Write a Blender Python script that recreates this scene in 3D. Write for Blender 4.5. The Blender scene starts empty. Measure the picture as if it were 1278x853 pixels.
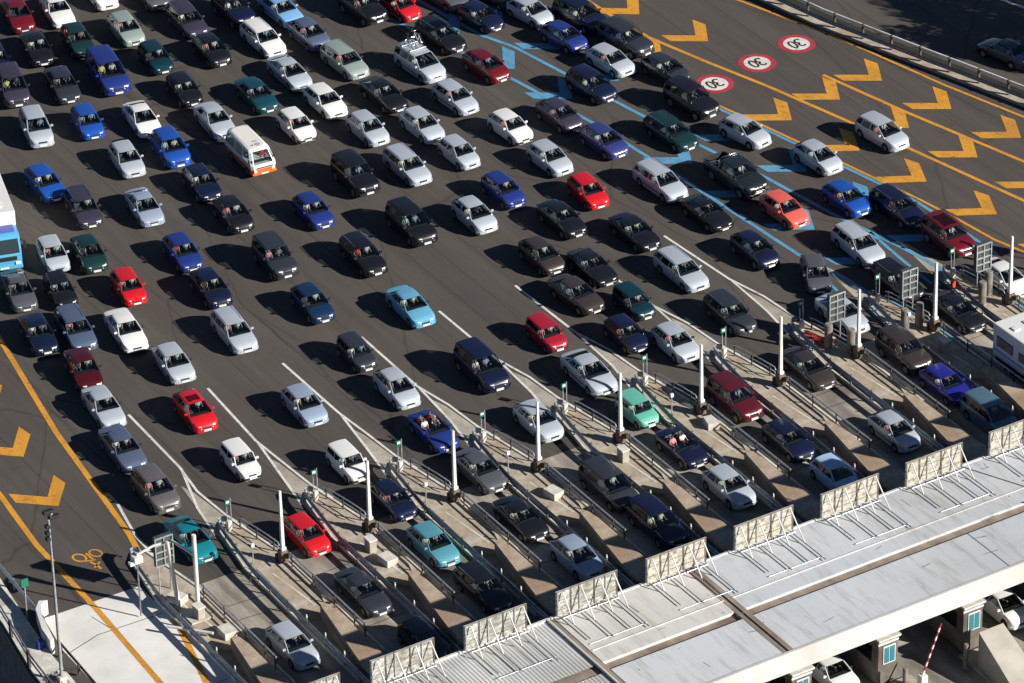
import bpy, bmesh, math, random
from mathutils import Vector, Matrix
random.seed(7)
R=math.radians
S=bpy.context.scene
COL=S.collection
# ---------------------------------------------------------------- materials
def new_mat(name):
    m=bpy.data.materials.new(name); m.use_nodes=True
    return m,m.node_tree,m.node_tree.nodes['Principled BSDF']
def simple(name,c,rough=.5,metal=0,coat=0,spec=.5,emit=None):
    m,nt,b=new_mat(name)
    b.inputs['Base Color'].default_value=(*c,1); b.inputs['Roughness'].default_value=rough
    b.inputs['Metallic'].default_value=metal; b.inputs['Coat Weight'].default_value=coat
    b.inputs['Coat Roughness'].default_value=.12
    b.inputs['Specular IOR Level'].default_value=spec
    return m
def noisy(name,c1,c2,scale=1.0,rough=.8,detail=6,c3=None,stretch=(1,1,1),bump=.0,lo=.35,hi=.65,metal=0,fine=None):
    """two or three colours mixed by noise in object space"""
    m,nt,b=new_mat(name); N=nt.nodes; L=nt.links
    tc=N.new('ShaderNodeTexCoord'); mp=N.new('ShaderNodeMapping'); mp.inputs['Scale'].default_value=stretch
    L.new(tc.outputs['Object'],mp.inputs['Vector'])
    n=N.new('ShaderNodeTexNoise'); n.inputs['Scale'].default_value=scale; n.inputs['Detail'].default_value=detail; n.inputs['Roughness'].default_value=.6
    L.new(mp.outputs['Vector'],n.inputs['Vector'])
    r=N.new('ShaderNodeValToRGB'); r.color_ramp.elements[0].position=lo; r.color_ramp.elements[1].position=hi
    r.color_ramp.elements[0].color=(*c1,1); r.color_ramp.elements[1].color=(*c2,1)
    L.new(n.outputs['Fac'],r.inputs['Fac']); out=r.outputs['Color']
    if c3:
        n2=N.new('ShaderNodeTexNoise'); n2.inputs['Scale'].default_value=scale*.23; n2.inputs['Detail'].default_value=5
        L.new(tc.outputs['Object'],n2.inputs['Vector'])
        r2=N.new('ShaderNodeValToRGB'); r2.color_ramp.elements[0].position=.5; r2.color_ramp.elements[1].position=.68
        r2.color_ramp.elements[0].color=(0,0,0,1); r2.color_ramp.elements[1].color=(1,1,1,1)
        L.new(n2.outputs['Fac'],r2.inputs['Fac'])
        mx=N.new('ShaderNodeMixRGB'); mx.inputs['Color2'].default_value=(*c3,1)
        L.new(r2.outputs['Color'],mx.inputs['Fac']); L.new(out,mx.inputs['Color1']); out=mx.outputs['Color']
    if fine:
        n3=N.new('ShaderNodeTexNoise'); n3.inputs['Scale'].default_value=fine; n3.inputs['Detail'].default_value=3
        L.new(tc.outputs['Object'],n3.inputs['Vector'])
        mr=N.new('ShaderNodeMapRange'); mr.inputs['From Min'].default_value=.3; mr.inputs['From Max'].default_value=.7
        mr.inputs['To Min'].default_value=.82; mr.inputs['To Max'].default_value=1.15
        L.new(n3.outputs['Fac'],mr.inputs['Value'])
        mm=N.new('ShaderNodeMixRGB'); mm.blend_type='MULTIPLY'; mm.inputs['Fac'].default_value=1
        L.new(out,mm.inputs['Color1']); L.new(mr.outputs['Result'],mm.inputs['Color2']); out=mm.outputs['Color']
    L.new(out,b.inputs['Base Color']); b.inputs['Roughness'].default_value=rough; b.inputs['Metallic'].default_value=metal
    if bump:
        bp=N.new('ShaderNodeBump'); bp.inputs['Strength'].default_value=bump; bp.inputs['Distance'].default_value=.02
        L.new(n.outputs['Fac'],bp.inputs['Height']); L.new(bp.outputs['Normal'],b.inputs['Normal'])
    return m
# ---------------------------------------------------------------- mesh builder
class MB:
    def __init__(s): s.v=[];s.f=[];s.m=[];s.sm=[]
    def add(s,vs,fs,mi=0,smooth=False,M=None):
        o=len(s.v)
        for p in vs: s.v.append(tuple(M@Vector(p)) if M is not None else tuple(p))
        for f in fs: s.f.append([i+o for i in f]); s.m.append(mi); s.sm.append(smooth)
    def box(s,x0,x1,y0,y1,z0,z1,mi=0,M=None,bev=0):
        if bev:
            bm=bmesh.new(); bmesh.ops.create_cube(bm,size=1)
            for v in bm.verts: v.co=Vector((x0+(v.co.x+.5)*(x1-x0),y0+(v.co.y+.5)*(y1-y0),z0+(v.co.z+.5)*(z1-z0)))
            bmesh.ops.bevel(bm,geom=bm.edges[:],offset=bev,segments=2,affect='EDGES',profile=.6)
            bm.verts.index_update()
            s.add([v.co[:] for v in bm.verts],[[v.index for v in f.verts] for f in bm.faces],mi,False,M); bm.free(); return
        s.add([(x0,y0,z0),(x1,y0,z0),(x1,y1,z0),(x0,y1,z0),(x0,y0,z1),(x1,y0,z1),(x1,y1,z1),(x0,y1,z1)],
              [(0,3,2,1),(4,5,6,7),(0,1,5,4),(1,2,6,5),(2,3,7,6),(3,0,4,7)],mi,False,M)
    def tube(s,pts,r,n=6,mi=0,cap=True,M=None,r2=None):
        pts=[Vector(p) for p in pts]; k=len(pts); vs=[];fs=[]
        for i,p in enumerate(pts):
            t=(pts[min(i+1,k-1)]-pts[max(i-1,0)])
            if t.length<1e-6: t=Vector((0,0,1))
            t.normalize(); up=Vector((0,0,1)) if abs(t.z)<.95 else Vector((1,0,0))
            a=t.cross(up).normalized(); b=a.cross(t).normalized()
            rr=r if r2 is None else r+(r2-r)*i/(k-1)
            for j in range(n):
                w=2*math.pi*(j+.5)/n; vs.append(p+a*math.cos(w)*rr+b*math.sin(w)*rr)
        for i in range(k-1):
            for j in range(n): fs.append((i*n+j,i*n+(j+1)%n,(i+1)*n+(j+1)%n,(i+1)*n+j))
        s.add(vs,fs,mi,n>4,M)
        if cap: s.add(vs[:n],[list(range(n))],mi,False,M); s.add(vs[-n:],[list(range(n))[::-1]],mi,False,M)
    def cyl(s,x,y,z0,z1,r,n=12,mi=0,r2=None,M=None): s.tube([(x,y,z0),(x,y,z1)],r,n,mi,True,M,r2)
    def disc(s,c,ax,r,t,n=16,mi=0,M=None):
        c=Vector(c); d={'x':Vector((1,0,0)),'y':Vector((0,1,0)),'z':Vector((0,0,1))}[ax]
        s.tube([c-d*t/2,c+d*t/2],r,n,mi,True,M)
    def prism(s,poly,z0,z1,mi=0,M=None,zt=None):
        n=len(poly); zt=zt or [z1]*n
        vs=[(x,y,z0) for x,y in poly]+[(p[0],p[1],zt[i]) for i,p in enumerate(poly)]
        fs=[list(range(n))[::-1],list(range(n,2*n))]+[(i,(i+1)%n,n+(i+1)%n,n+i) for i in range(n)]
        s.add(vs,fs,mi,False,M)
    def sheet(s,poly,z,mi=0): s.add([(x,y,z) for x,y in poly],[list(range(len(poly)))],mi)
    def band(s,pts,w,z,mi=0,h=0):
        """flat strip following a polyline"""
        pts=[Vector((p[0],p[1])) for p in pts]; k=len(pts); vs=[]
        for i,p in enumerate(pts):
            t=(pts[min(i+1,k-1)]-pts[max(i-1,0)]).normalized(); nrm=Vector((-t.y,t.x))
            a=p+nrm*w/2; b=p-nrm*w/2; vs+=[(b.x,b.y,z),(a.x,a.y,z)]
        s.add(vs,[(2*i,2*i+2,2*i+3,2*i+1) for i in range(k-1)],mi)
        if h:
            vt=[(x,y,z-h) for x,y,_ in vs]; o=vs+vt; n=len(vs)
            fs=[]
            for i in range(k-1): fs+=[(2*i,n+2*i,n+2*i+2,2*i+2),(2*i+1,2*i+3,n+2*i+3,n+2*i+1)]
            fs+=[(0,1,n+1,n),(n-2,2*n-2,2*n-1,n-1)]
            s.add(o,fs,mi)
    def strip(s,pts,z0,z1,mi=0,t=.04):
        """vertical ribbon with thickness along polyline (x,y)"""
        P=[Vector((p[0],p[1])) for p in pts];k=len(P);vs=[]
        for i,p in enumerate(P):
            d=(P[min(i+1,k-1)]-P[max(i-1,0)]).normalized(); n=Vector((-d.y,d.x))*t/2
            for q in (p+n,p-n): vs+=[(q.x,q.y,z0),(q.x,q.y,z1)]
        fs=[]
        for i in range(k-1):
            a=4*i;b=a+4
            fs+=[(a,b,b+1,a+1),(a+2,a+3,b+3,b+2),(a+1,b+1,b+3,a+3),(a,a+2,b+2,b)]
        e=4*(k-1); fs+=[(0,1,3,2),(e,e+2,e+3,e+1)]
        s.add(vs,fs,mi)
    def mesh(s,name,mats):
        me=bpy.data.meshes.new(name); me.from_pydata(s.v,[],s.f)
        for m in mats: me.materials.append(m)
        me.polygons.foreach_set('material_index',s.m); me.polygons.foreach_set('use_smooth',s.sm)
        me.update(); return me
    def build(s,name,mats,parent=None,fix=True,sharp=None):
        if not isinstance(mats,(list,tuple)): mats=[mats]
        me=s.mesh(name,mats)
        if fix:
            bm=bmesh.new(); bm.from_mesh(me); bmesh.ops.recalc_face_normals(bm,faces=bm.faces[:]); bm.to_mesh(me); bm.free()
        if sharp: me.set_sharp_from_angle(angle=R(sharp))
        o=bpy.data.objects.new(name,me); COL.objects.link(o)
        if parent: o.parent=parent
        return o
def empty(name,loc=(0,0,0),rz=0):
    o=bpy.data.objects.new(name,None); o.location=loc; o.rotation_euler=(0,0,rz); o.empty_display_size=.3; COL.objects.link(o); return o
def tag(o,label=None,cat=None,group=None,kind=None):
    if label: o['label']=label
    if cat: o['category']=cat
    if group: o['group']=group
    if kind: o['kind']=kind
    return o
KIDS={}
def kids(o):
    return [c for c in COL.objects if c.parent==o]
def copy_tree(o,tree,parent=None):
    c=o.copy(); COL.objects.link(c); c.parent=parent
    for ch,sub in tree: copy_tree(ch,sub,c)
    return c
def tree_of(o):
    return [(c,tree_of(c)) for c in o.children]
ORD=['first','second','third','fourth','fifth','sixth','seventh','eighth','ninth','tenth','eleventh','twelfth']
# ---------------------------------------------------------------- palette
def paint(name,c,metal=.0,rough=.28):
    return simple(name,c,rough,metal,.8)
PC={
'silver':paint('paint silver',(.55,.60,.66),.25,.30),'shadewhite':paint('paint white with blue shade',(.42,.60,.82)),'slateblue':paint('paint slate blue',(.10,.20,.27),.2),'silverblue':paint('paint silver blue',(.38,.46,.60),.25,.30),  # second paint here is white with the blue of shade mixed in
'silvergreen':paint('paint silver green',(.38,.45,.42),.25,.30),'white':paint('paint white',(.82,.82,.80)),
'navy':paint('paint navy',(.007,.011,.038)),'black':paint('paint black',(.010,.010,.013)),
'darkgrey':paint('paint dark grey',(.045,.050,.062),.3),'grey':paint('paint grey',(.13,.135,.15),.35),
'greyblue':paint('paint grey blue',(.13,.17,.26),.35),
'blue':paint('paint blue',(.017,.036,.20)),'cobalt':paint('paint cobalt',(.014,.080,.40)),
'lightblue':paint('paint light blue',(.13,.38,.57)),'skyblue':paint('paint sky blue',(.20,.42,.72)),
'red':paint('paint red',(.62,.012,.018)),'darkred':paint('paint dark red',(.065,.005,.009)),
'crimson':paint('paint crimson',(.15,.008,.014)),'coral':paint('paint coral',(.78,.13,.10)),
'teal':paint('paint teal',(.008,.20,.24)),'tealgrey':paint('paint teal grey',(.09,.30,.37)),'mint':paint('paint mint',(.14,.50,.38)),
'green':paint('paint dark green',(.008,.035,.035)),'petrol':paint('paint petrol',(.005,.034,.045)),'maroon':paint('paint maroon',(.095,.010,.016)),'gun':paint('paint gunmetal green',(.020,.028,.030),.2),'midteal':paint('paint mid teal',(.008,.055,.078)),'inkblue':paint('paint ink blue',(.008,.028,.075)),'rose':paint('paint rose red',(.40,.013,.03)),
'brown':paint('paint brown',(.045,.034,.032)),'taupe':paint('paint taupe',(.20,.18,.19),.4),
'purple':paint('paint purple',(.035,.045,.19)),'violet':paint('paint violet blue',(.018,.018,.25)),'plum':paint('paint plum grey',(.055,.048,.075),.2),
}
M_tyre=simple('tyre rubber',(.012,.012,.012),.85)
M_rim=simple('wheel rim',(.38,.39,.40),.35,.8)
M_int=simple('dark cabin',(.02,.02,.022),.9)
M_trim=simple('black trim',(.02,.02,.021),.6)
M_lamp=simple('headlight lens',(.92,.93,.94),.22,.1,.6)
M_tail=simple('tail light',(.45,.01,.01),.25,0,.5)
M_plate=simple('number plate',(.75,.76,.74),.4)
M_chrome=simple('chrome',(.75,.76,.78),.15,1)
M_seat=simple('seat cloth',(.09,.09,.10),.9)
M_seat2=simple('pale seat cloth',(.30,.28,.25),.9)
def glass_mat(name,tint,refl=.05):
    m=bpy.data.materials.new(name); m.use_nodes=True; nt=m.node_tree; N=nt.nodes; L=nt.links
    for n in list(N): N.remove(n)
    o=N.new('ShaderNodeOutputMaterial'); t=N.new('ShaderNodeBsdfTransparent'); t.inputs['Color'].default_value=(*tint,1)
    g=N.new('ShaderNodeBsdfGlossy'); g.inputs['Roughness'].default_value=.03; g.inputs['Color'].default_value=(.9,.95,1,1)
    mx=N.new('ShaderNodeMixShader'); fr=N.new('ShaderNodeLayerWeight'); fr.inputs['Blend'].default_value=.5
    pw=N.new('ShaderNodeMath'); pw.operation='POWER'; pw.inputs[1].default_value=4.5; L.new(fr.outputs['Facing'],pw.inputs[0])
    ad=N.new('ShaderNodeMath'); ad.operation='ADD'; ad.inputs[1].default_value=refl; ad.use_clamp=True
    L.new(pw.outputs[0],ad.inputs[0]); L.new(ad.outputs[0],mx.inputs['Fac'])
    L.new(t.outputs[0],mx.inputs[1]); L.new(g.outputs[0],mx.inputs[2]); L.new(mx.outputs[0],o.inputs['Surface'])
    return m
M_glass=glass_mat('car glass',(.68,.76,.74),.085)
M_glassd=glass_mat('tinted car glass',(.42,.48,.48),.06)
# ---------------------------------------------------------------- cars
# distances d run back from the front bumper; the car drives towards -Y
SPEC={
'hatch':dict(L=4.0,W=1.68,H=1.42,fo=.80,wb=2.52,r=.30,hood=.70,cowl=(1.08,.95),rf=(1.80,1.38),rr=(3.35,1.37),rw=(3.86,1.02),deck=.95,tum=.76,cuts=[(2.45,2.35),(3.35,3.05)]),
'hatch2':dict(L=3.95,W=1.69,H=1.47,fo=.78,wb=2.48,r=.30,hood=.72,cowl=(.92,.98),rf=(1.74,1.42),rr=(3.18,1.40),rw=(3.84,1.06),deck=.98,tum=.73,cuts=[(2.45,2.3)]),
'sedan2':dict(L=4.38,W=1.70,H=1.41,fo=.86,wb=2.56,r=.30,hood=.66,cowl=(1.10,.94),rf=(1.98,1.37),rr=(2.98,1.37),rw=(3.86,1.05),deck=1.0,tum=.71,cuts=[(2.55,2.4),(3.3,2.98)]),
'small':dict(L=3.68,W=1.60,H=1.40,fo=.72,wb=2.38,r=.28,hood=.68,cowl=(.92,.93),rf=(1.58,1.37),rr=(3.15,1.36),rw=(3.56,1.0),deck=.92,tum=.77,cuts=[(2.35,2.2)]),
'boxy':dict(L=3.42,W=1.50,H=1.43,fo=.66,wb=2.16,r=.27,hood=.76,cowl=(.90,.93),rf=(1.28,1.40),rr=(3.05,1.40),rw=(3.32,.98),deck=.92,tum=.86,cuts=[(2.15,2.1)]),
'sedan':dict(L=4.45,W=1.71,H=1.40,fo=.85,wb=2.62,r=.30,hood=.69,cowl=(1.22,.94),rf=(1.98,1.36),rr=(3.12,1.35),rw=(3.68,1.02),deck=.97,tum=.74,cuts=[(2.62,2.5)]),
'wagon':dict(L=4.58,W=1.73,H=1.46,fo=.85,wb=2.66,r=.30,hood=.70,cowl=(1.20,.95),rf=(1.95,1.40),rr=(4.10,1.40),rw=(4.46,1.0),deck=.95,tum=.78,cuts=[(2.6,2.5),(3.5,3.4)],rails=1),
'mpv':dict(L=4.62,W=1.82,H=1.72,fo=.88,wb=2.80,r=.32,hood=.82,cowl=(1.02,1.08),rf=(1.92,1.66),rr=(4.20,1.66),rw=(4.54,1.1),deck=1.0,tum=.80,cuts=[(2.6,2.5),(3.6,3.5)]),
'minimpv':dict(L=4.12,W=1.74,H=1.60,fo=.80,wb=2.58,r=.31,hood=.80,cowl=(.98,1.03),rf=(1.78,1.55),rr=(3.62,1.54),rw=(4.02,1.06),deck=.98,tum=.78,cuts=[(2.45,2.35),(3.35,3.2)]),
'suv':dict(L=4.45,W=1.80,H=1.80,fo=.78,wb=2.65,r=.37,hood=.98,cowl=(1.30,1.18),rf=(1.86,1.74),rr=(4.08,1.74),rw=(4.32,1.2),deck=1.1,tum=.84,cuts=[(2.6,2.5),(3.5,3.45)],rails=1,ride=.12),
'coupe':dict(L=4.25,W=1.72,H=1.30,fo=.88,wb=2.50,r=.31,hood=.66,cowl=(1.32,.90),rf=(2.05,1.27),rr=(2.95,1.26),rw=(3.80,.98),deck=.93,tum=.72,cuts=[(2.95,2.75)]),
'cabrio':dict(L=4.05,W=1.68,H=.96,fo=.82,wb=2.46,r=.30,hood=.68,cowl=(1.22,.92),rf=(1.75,1.30),rr=None,rw=(3.20,.96),deck=.95,tum=.80,cuts=[],open=1),
'pickup':dict(L=4.95,W=1.80,H=1.75,fo=.85,wb=2.95,r=.38,hood=1.02,cowl=(1.35,1.18),rf=(1.85,1.72),rr=(3.05,1.72),rw=(3.22,1.2),deck=1.12,tum=.84,cuts=[(2.5,2.45)],ride=.12,bed=1),
}
def car_body(k,sp):
    L,W,r=sp['L'],sp['W'],sp['r']; w0=W/2; ride=sp.get('ride',0); dc,zc=sp['cowl']; dw,zw=sp['rw']; hood=sp['hood']; deck=sp['deck']
    sill=.20+ride; f1=sp['fo']; f2=f1+sp['wb']; ra=r+.055
    X=lambda d:d-L/2
    def wid(d):
        a=max(0,1-d/.45); b=max(0,1-(L-d)/.40)
        return w0*(1-.32*a**2.3-.24*b**2.3-.015*(abs(d-L/2)/(L/2))**2)
    def top(d):
        if d<dc:
            t=d/dc
            e=max(0,1-d/.30)
            return hood+(zc-hood)*(1-(1-t)**1.5)-(.16+.1*ride)*e**2
        if d<=dw: return zc+(zw-zc)*(d-dc)/(dw-dc)
        t=(d-dw)/(L-dw); e=max(0,1-(L-d)/.16)
        return zw+(deck-zw)*min(1,t*1.5)-.10*e**2
    def bot(d):
        z=sill+.05*max(0,1-d/.3)+.07*max(0,1-(L-d)/.4)
        return z
    st=[]  # (d,zb,cabin?)
    ds=[0,.04,.12,.26,.42]
    base=[0,.035,.11,.24,.40,dc-.25,dc-.08]+[dc+(dw-dc)*i/5 for i in range(1,5)]+[dw+.02 if L-dw>.5 else dw+.01,L-.30,L-.12,L-.04,L]
    for d in base:
        if all(not(c-ra-.02<d<c+ra+.02) for c in (f1,f2)): st.append((d,bot(d)))
    for c in (f1,f2):
        st.append((c-ra-.002,bot(c-ra)))
        for i in range(0,9):
            a=math.pi*i/8; d=c-ra*math.cos(a); st.append((d,max(bot(d),r+ra*math.sin(a))))
        st.append((c+ra+.002,bot(c+ra)))
    st=[(d,z) for d,z in st if 0<=d<=L]
    st.sort(key=lambda t:(t[0],))
    out=[]
    for d,z in st:
        out.append((d,z,dc<d<dw))
    # duplicate stations at the cowl and the rear of the cabin
    def zb_at(d):
        for c in (f1,f2):
            if abs(d-c)<ra: return max(bot(d),r+math.sqrt(ra*ra-(d-c)**2))
        return bot(d)
    out+=[(dc,zb_at(dc),False),(dc+.001,zb_at(dc),True),(dw-.001,zb_at(dw),True),(dw,zb_at(dw),False)]
    if sp.get('bed'): out+=[(dw+.12,zb_at(dw+.12),False),(dw+.121,zb_at(dw+.12),True),(L-.1,zb_at(L-.1),True),(L-.099,zb_at(L-.1),False)]
    out.sort(key=lambda t:t[0])
    if sp.get('bed'): out=[(d,z,c or (dw+.12<d<L-.1)) for d,z,c in out]
    V=[];n=9
    rings=[]
    for d,zb,cab in out:
        w=wid(d); zt=top(d); zm=max(.50+ride,zb+.04)
        zt=max(zt,zm+.06)
        if cab: ring=[(0,zb),(.80*w,zb),(.965*w,zb+.02),(w,min(zm,zt-.15) if zb<.4 else zm),(.985*w,zt-.10),(.945*w,zt-.012),(.86*w,zt-.015),(.85*w,.46+ride),(0,.44+ride)]
        else: ring=[(0,zb),(.80*w,zb),(.965*w,zb+.02),(w,min(zm,zt-.15) if zb<.4 else zm),(.985*w,zt-.10),(.935*w,zt-.022),(.80*w,zt-.002),(.62*w,zt+.012),(0,zt+.03)]
        rings.append([(x,X(d),z) for x,z in ring])
    mb=MB(); m=len(rings)
    for sgn in (1,-1):
        vs=[(x*sgn,y,z) for rg in rings for x,y,z in rg]; 
        for i in range(m-1):
            cab=out[i][2] and out[i+1][2]
            for j in range(n-1):
                f=(i*n+j,i*n+j+1,(i+1)*n+j+1,(i+1)*n+j)
                if out[i+1][0]-out[i][0]<.0035 and j<3 and False: continue
                mi=0
                if cab and j>=6: mi=1
                if out[i][2]!=out[i+1][2] and j>=6: mi=1
                if j<1: mi=1
                mb.add([vs[q] for q in f],[(0,1,2,3)],mi,True)
        mb.add([vs[j] for j in range(n)],[list(range(n))],0,True); mb.add([vs[(m-1)*n+j] for j in range(n)],[list(range(n))],0,True)
    return mb,wid,top,X
def weld(o,dist=.0008,sharp=38):
    me=o.data; bm=bmesh.new(); bm.from_mesh(me); bmesh.ops.remove_doubles(bm,verts=bm.verts[:],dist=dist)
    bmesh.ops.recalc_face_normals(bm,faces=bm.faces[:]); bm.to_mesh(me); bm.free(); me.set_sharp_from_angle(angle=R(sharp))
def lerp(a,b,t): return tuple(a[i]+(b[i]-a[i])*t for i in range(3))
def panel(fr,gl,a,b,c,d,m=(.05,.05,.05,.05),nrm=(0,0,0),mi=0):
    """frame of paint round a pane; a,b base edge, c,d top edge; m = base, second end, top, first end"""
    def P(u,v): return lerp(lerp(a,b,u),lerp(d,c,u),v)
    lu=(Vector(b)-Vector(a)).length; lv=(Vector(d)-Vector(a)).length
    u0,u1,v0,v1=m[3]/lu,1-m[1]/lu,m[0]/lv,1-m[2]/lv
    q=[P(u0,v0),P(u1,v0),P(u1,v1),P(u0,v1)]; o=[a,b,c,d]
    for i in range(4): fr.add([o[i],o[(i+1)%4],q[(i+1)%4],q[i]],[(0,1,2,3)],mi)
    n=Vector(nrm)*-.012
    g=[tuple(Vector(p)+n) for p in q]
    for i in range(4): fr.add([q[i],q[(i+1)%4],g[(i+1)%4],g[i]],[(0,1,2,3)],2)
    if gl is not None: gl.add(g,[(0,1,2,3)],0)
def mat_slots(o,idx): o.material_slots[idx].link='OBJECT'
TEMPLATES={}
def make_car(k,sunroof=False,rails=None):
    sp=dict(SPEC[k]); L,W,r=sp['L'],sp['W'],sp['r']; ride=sp.get('ride',0)
    if rails is not None: sp['rails']=rails
    root=empty('car')
    mb,wid,top,X=car_body(k,sp)
    dc,zc=sp['cowl']; drf,zrf=sp['rf']; dw,zw=sp['rw']; wb=wid(dc)*.945; wt=W/2*sp['tum']; wbr=wid(dw)*.945
    zcb=top(dc)-.012; zwb=top(dw)-.012
    # windscreen
    ws=MB(); nC=6
    def bow(x,h,w): return -h*(1-(x/w)**2)
    pil=MB()
    base=[];tp=[]
    wsb=wb*.97; wst=wt*.97
    for i in range(nC+1):
        t=-1+2*i/nC
        base.append((wsb*t,X(dc)+.02+bow(t,.10,1),zcb+.02)); tp.append((wst*t,X(drf)+bow(t,.07,1),zrf-.02+.02*(1-t*t)))
    for i in range(nC): ws.add([base[i],base[i+1],tp[i+1],tp[i]],[(0,1,2,3)],0,True)
    for s_ in (0,-1):
        e=1 if s_==0 else -1
        b0=base[s_];t0=tp[s_]; sx=-1 if s_==0 else 1
        b1=(sx*wb,X(dc)+.06,zcb);t1=(sx*wt,X(drf)+.02,zrf-.01)
        mb.tube([b0,t0],.030,5,0); 
    if not sp.get('open'):
        drr,zrr=sp['rr']
        # roof
        rows=[drf-.02,drf+.12]+[drf+.12+(drr-drf-.2)*i/3 for i in range(1,4)]+[drr+.02]
        cols=[-1,-.93,-.75,-.4,0,.4,.75,.93,1]; H=sp['H']
        def rz(d):
            t=(d-drf)/(drr-drf); t=max(0,min(1,t))
            return zrf*(1-t)+zrr*t+(H-(zrf+zrr)/2)*4*t*(1-t)*.8
        g=[]
        for d in rows:
            row=[]
            ww=wt*(1-.02*abs((d-drf)/(drr-drf)-.5))
            for c in cols:
                zz=rz(d)+.035*(1-c*c)-(.035 if abs(c)==1 else 0)
                yy=X(d)+(bow(c,.07,1) if d<drf+.05 else 0)+(.05*(1-c*c) if d==rows[-1] else 0)
                row.append((ww*c*1.0,yy,zz))
            g.append(row)
        nc=len(cols)
        vs=[p for row in g for p in row]
        fs=[(i*nc+j,i*nc+j+1,(i+1)*nc+j+1,(i+1)*nc+j) for i in range(len(rows)-1) for j in range(nc-1)]
        mb.add(vs,fs,0,True)
        mb.add([(x*.985,y,z-.03) for x,y,z in vs],fs,1,False)
        if sunroof:
            a=X(drf+.16);b=X(drf+.16+(drr-drf)*(.66 if k=='suv' else .42))
            sv=[(sx*wt*.62,y_,rz(y_+L/2)+.05) for sx,y_ in ((-1,a),(1,a),(1,b),(-1,b))]
        # side panels
        cuts=[(dc+.03,drf+.01)]+sp['cuts']+[(dw,drr)]
        sides=[]
        for sx in (-1,1):
            for i in range(len(cuts)-1):
                (b0,t0),(b1,t1)=cuts[i],cuts[i+1]
                def bp(d): 
                    t=(d-dc)/(dw-dc); return (sx*(wid(d)*.945),X(d),top(d)-.012)
                def tpt(d): return (sx*wt,X(d),rz(d)-.035)
                gl=MB(); last=(i==len(cuts)-2)
                c3=.16 if last and k not in('mpv','minimpv') else .07
                panel(mb,gl,bp(b0),bp(b1),tpt(t1),tpt(t0),(.02,.035 if not last else c3,.035,.055 if i==0 else .035),(sx,0,.3))
                sides.append(gl)
        # rear window
        gl=MB(); n=4
        rb=[(wbr*.93,X(dw),zwb+.01)]; 
        panel(mb,gl,(-wbr,X(dw)+.0,zwb),(wbr,X(dw)+.0,zwb),(wt,X(drr)+.03,zrr-.02),(-wt,X(drr)+.03,zrr-.02),(.03,.08,.05,.08),(0,1,.5))
        rearw=gl
    # number plate, grille, bumper seams, lights ---------------------
    body=mb.build('body',[PC['silver'],M_int,M_trim],root,fix=False); weld(body); mat_slots(body,0)
    o=ws.build('windscreen',M_glass,root); 
    if not sp.get('open'):
        for gl in sides: gl.build('side_window',M_glassd,root)
        rearw.build('rear_window',M_glassd,root)
        if sunroof:
            q=MB(); q.add([(x,y,z+.012) for x,y,z in sv],[(0,1,2,3)]); q.add([(x,y,z-.02) for x,y,z in sv],[(0,1,2,3)]); 
            q.build('sunroof',M_glassd,root)
        if sp.get('rails'):
            for sx in (-1,1):
                q=MB(); xx=sx*wt*.93; a,b=X(drf+.25),X(drr-.1); zr=rz((drf+drr)/2)+.055
                q.tube([(xx,a,zr-.05),(xx,a+.1,zr+.005),(xx,b-.1,zr+.0),(xx,b,zr-.05)],.02,5)
                q.build('roof_rail',M_chrome if k!='suv' else M_trim,root)
    hz=top(.12)
    hd=sp['hood']
    for sx in (-1,1):
        q=MB(); bev=.02
        w1=wid(.10); lh={'hatch2':.235,'small':.24,'minimpv':.25,'sedan':.175,'wagon':.19,'mpv':.22,'sedan2':.21,'boxy':.19}.get(k,.215)
        pts=[({'hatch2':.56,'small':.58,'minimpv':.60,'mpv':.5}.get(k,.46),-.04),(.78,.0),(.97,.10),(1.0,.30)]
        vs=[]
        for u,dd in pts:
            x=sx*w1*u*(.98 if u<.9 else 1.0); y=X(dd+.035)
            vs+=[(x,y-.012,hd-.02-lh),(x,y+.04,hd-.04)]
        fs=[(0,2,3,1),(2,4,5,3),(4,6,7,5)]
        q.add(vs,fs,0,True); q.add([(x,y+.1,z) for x,y,z in vs],fs,0); q.add([vs[1],vs[3],vs[5],vs[7],(vs[7][0],vs[7][1]+.08,vs[7][2]),(vs[1][0],vs[1][1]+.12,vs[1][2]+.0)],[(0,1,2,3,4,5)])
        q.build('headlight',M_lamp,root)
        q=MB(); w2=wid(L-.12); q.box(sx*w2*.74-.09,sx*w2*.74+.09,X(L)-.05,X(L)+.02,deck_z(sp)-.30,deck_z(sp)-.10,0,None,.01); q.build('tail_light',M_tail,root)
    q=MB(); w1=wid(.05)
    q.box(-.46*w1,.46*w1,X(0)-.022,X(.06),hd-.24,hd-.13,0,None,.008); q.build('grille',M_trim,root)
    q=MB(); q.box(-.25,.25,X(0)-.085,X(0)+.02,.34+ride,.45+ride,0,None,.004); q.build('number_plate',M_plate,root)
    q=MB(); zbm=.34+ride
    P=[(-wid(.5)-.006,X(.5)),(-wid(.25)-.008,X(.22)),(-wid(.1)*.97,X(.03)),(-wid(.02)*.72,X(-.025)),(0,X(-.05)),(wid(.02)*.72,X(-.025)),(wid(.1)*.97,X(.03)),(wid(.25)+.008,X(.22)),(wid(.5)+.006,X(.5))]
    if f_ok(sp): P=P[1:-1]
    q.strip(P,zbm-.04,zbm+.10,0,.05); bmp=q.build('bumper',[PC['silver']],root); mat_slots(bmp,0)
    # mirrors
    for sx in (-1,1):
        q=MB(); y=X(dc+.28 if drf-dc>.4 else dc+.15); x=sx*(W/2*.97)
        q.box(min(x,x+sx*.20),max(x,x+sx*.20),y-.05,y+.06,zcb+.03,zcb+.17,0,None,.03); mm=q.build('mirror',[PC['silver']],root); mat_slots(mm,0)
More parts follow.
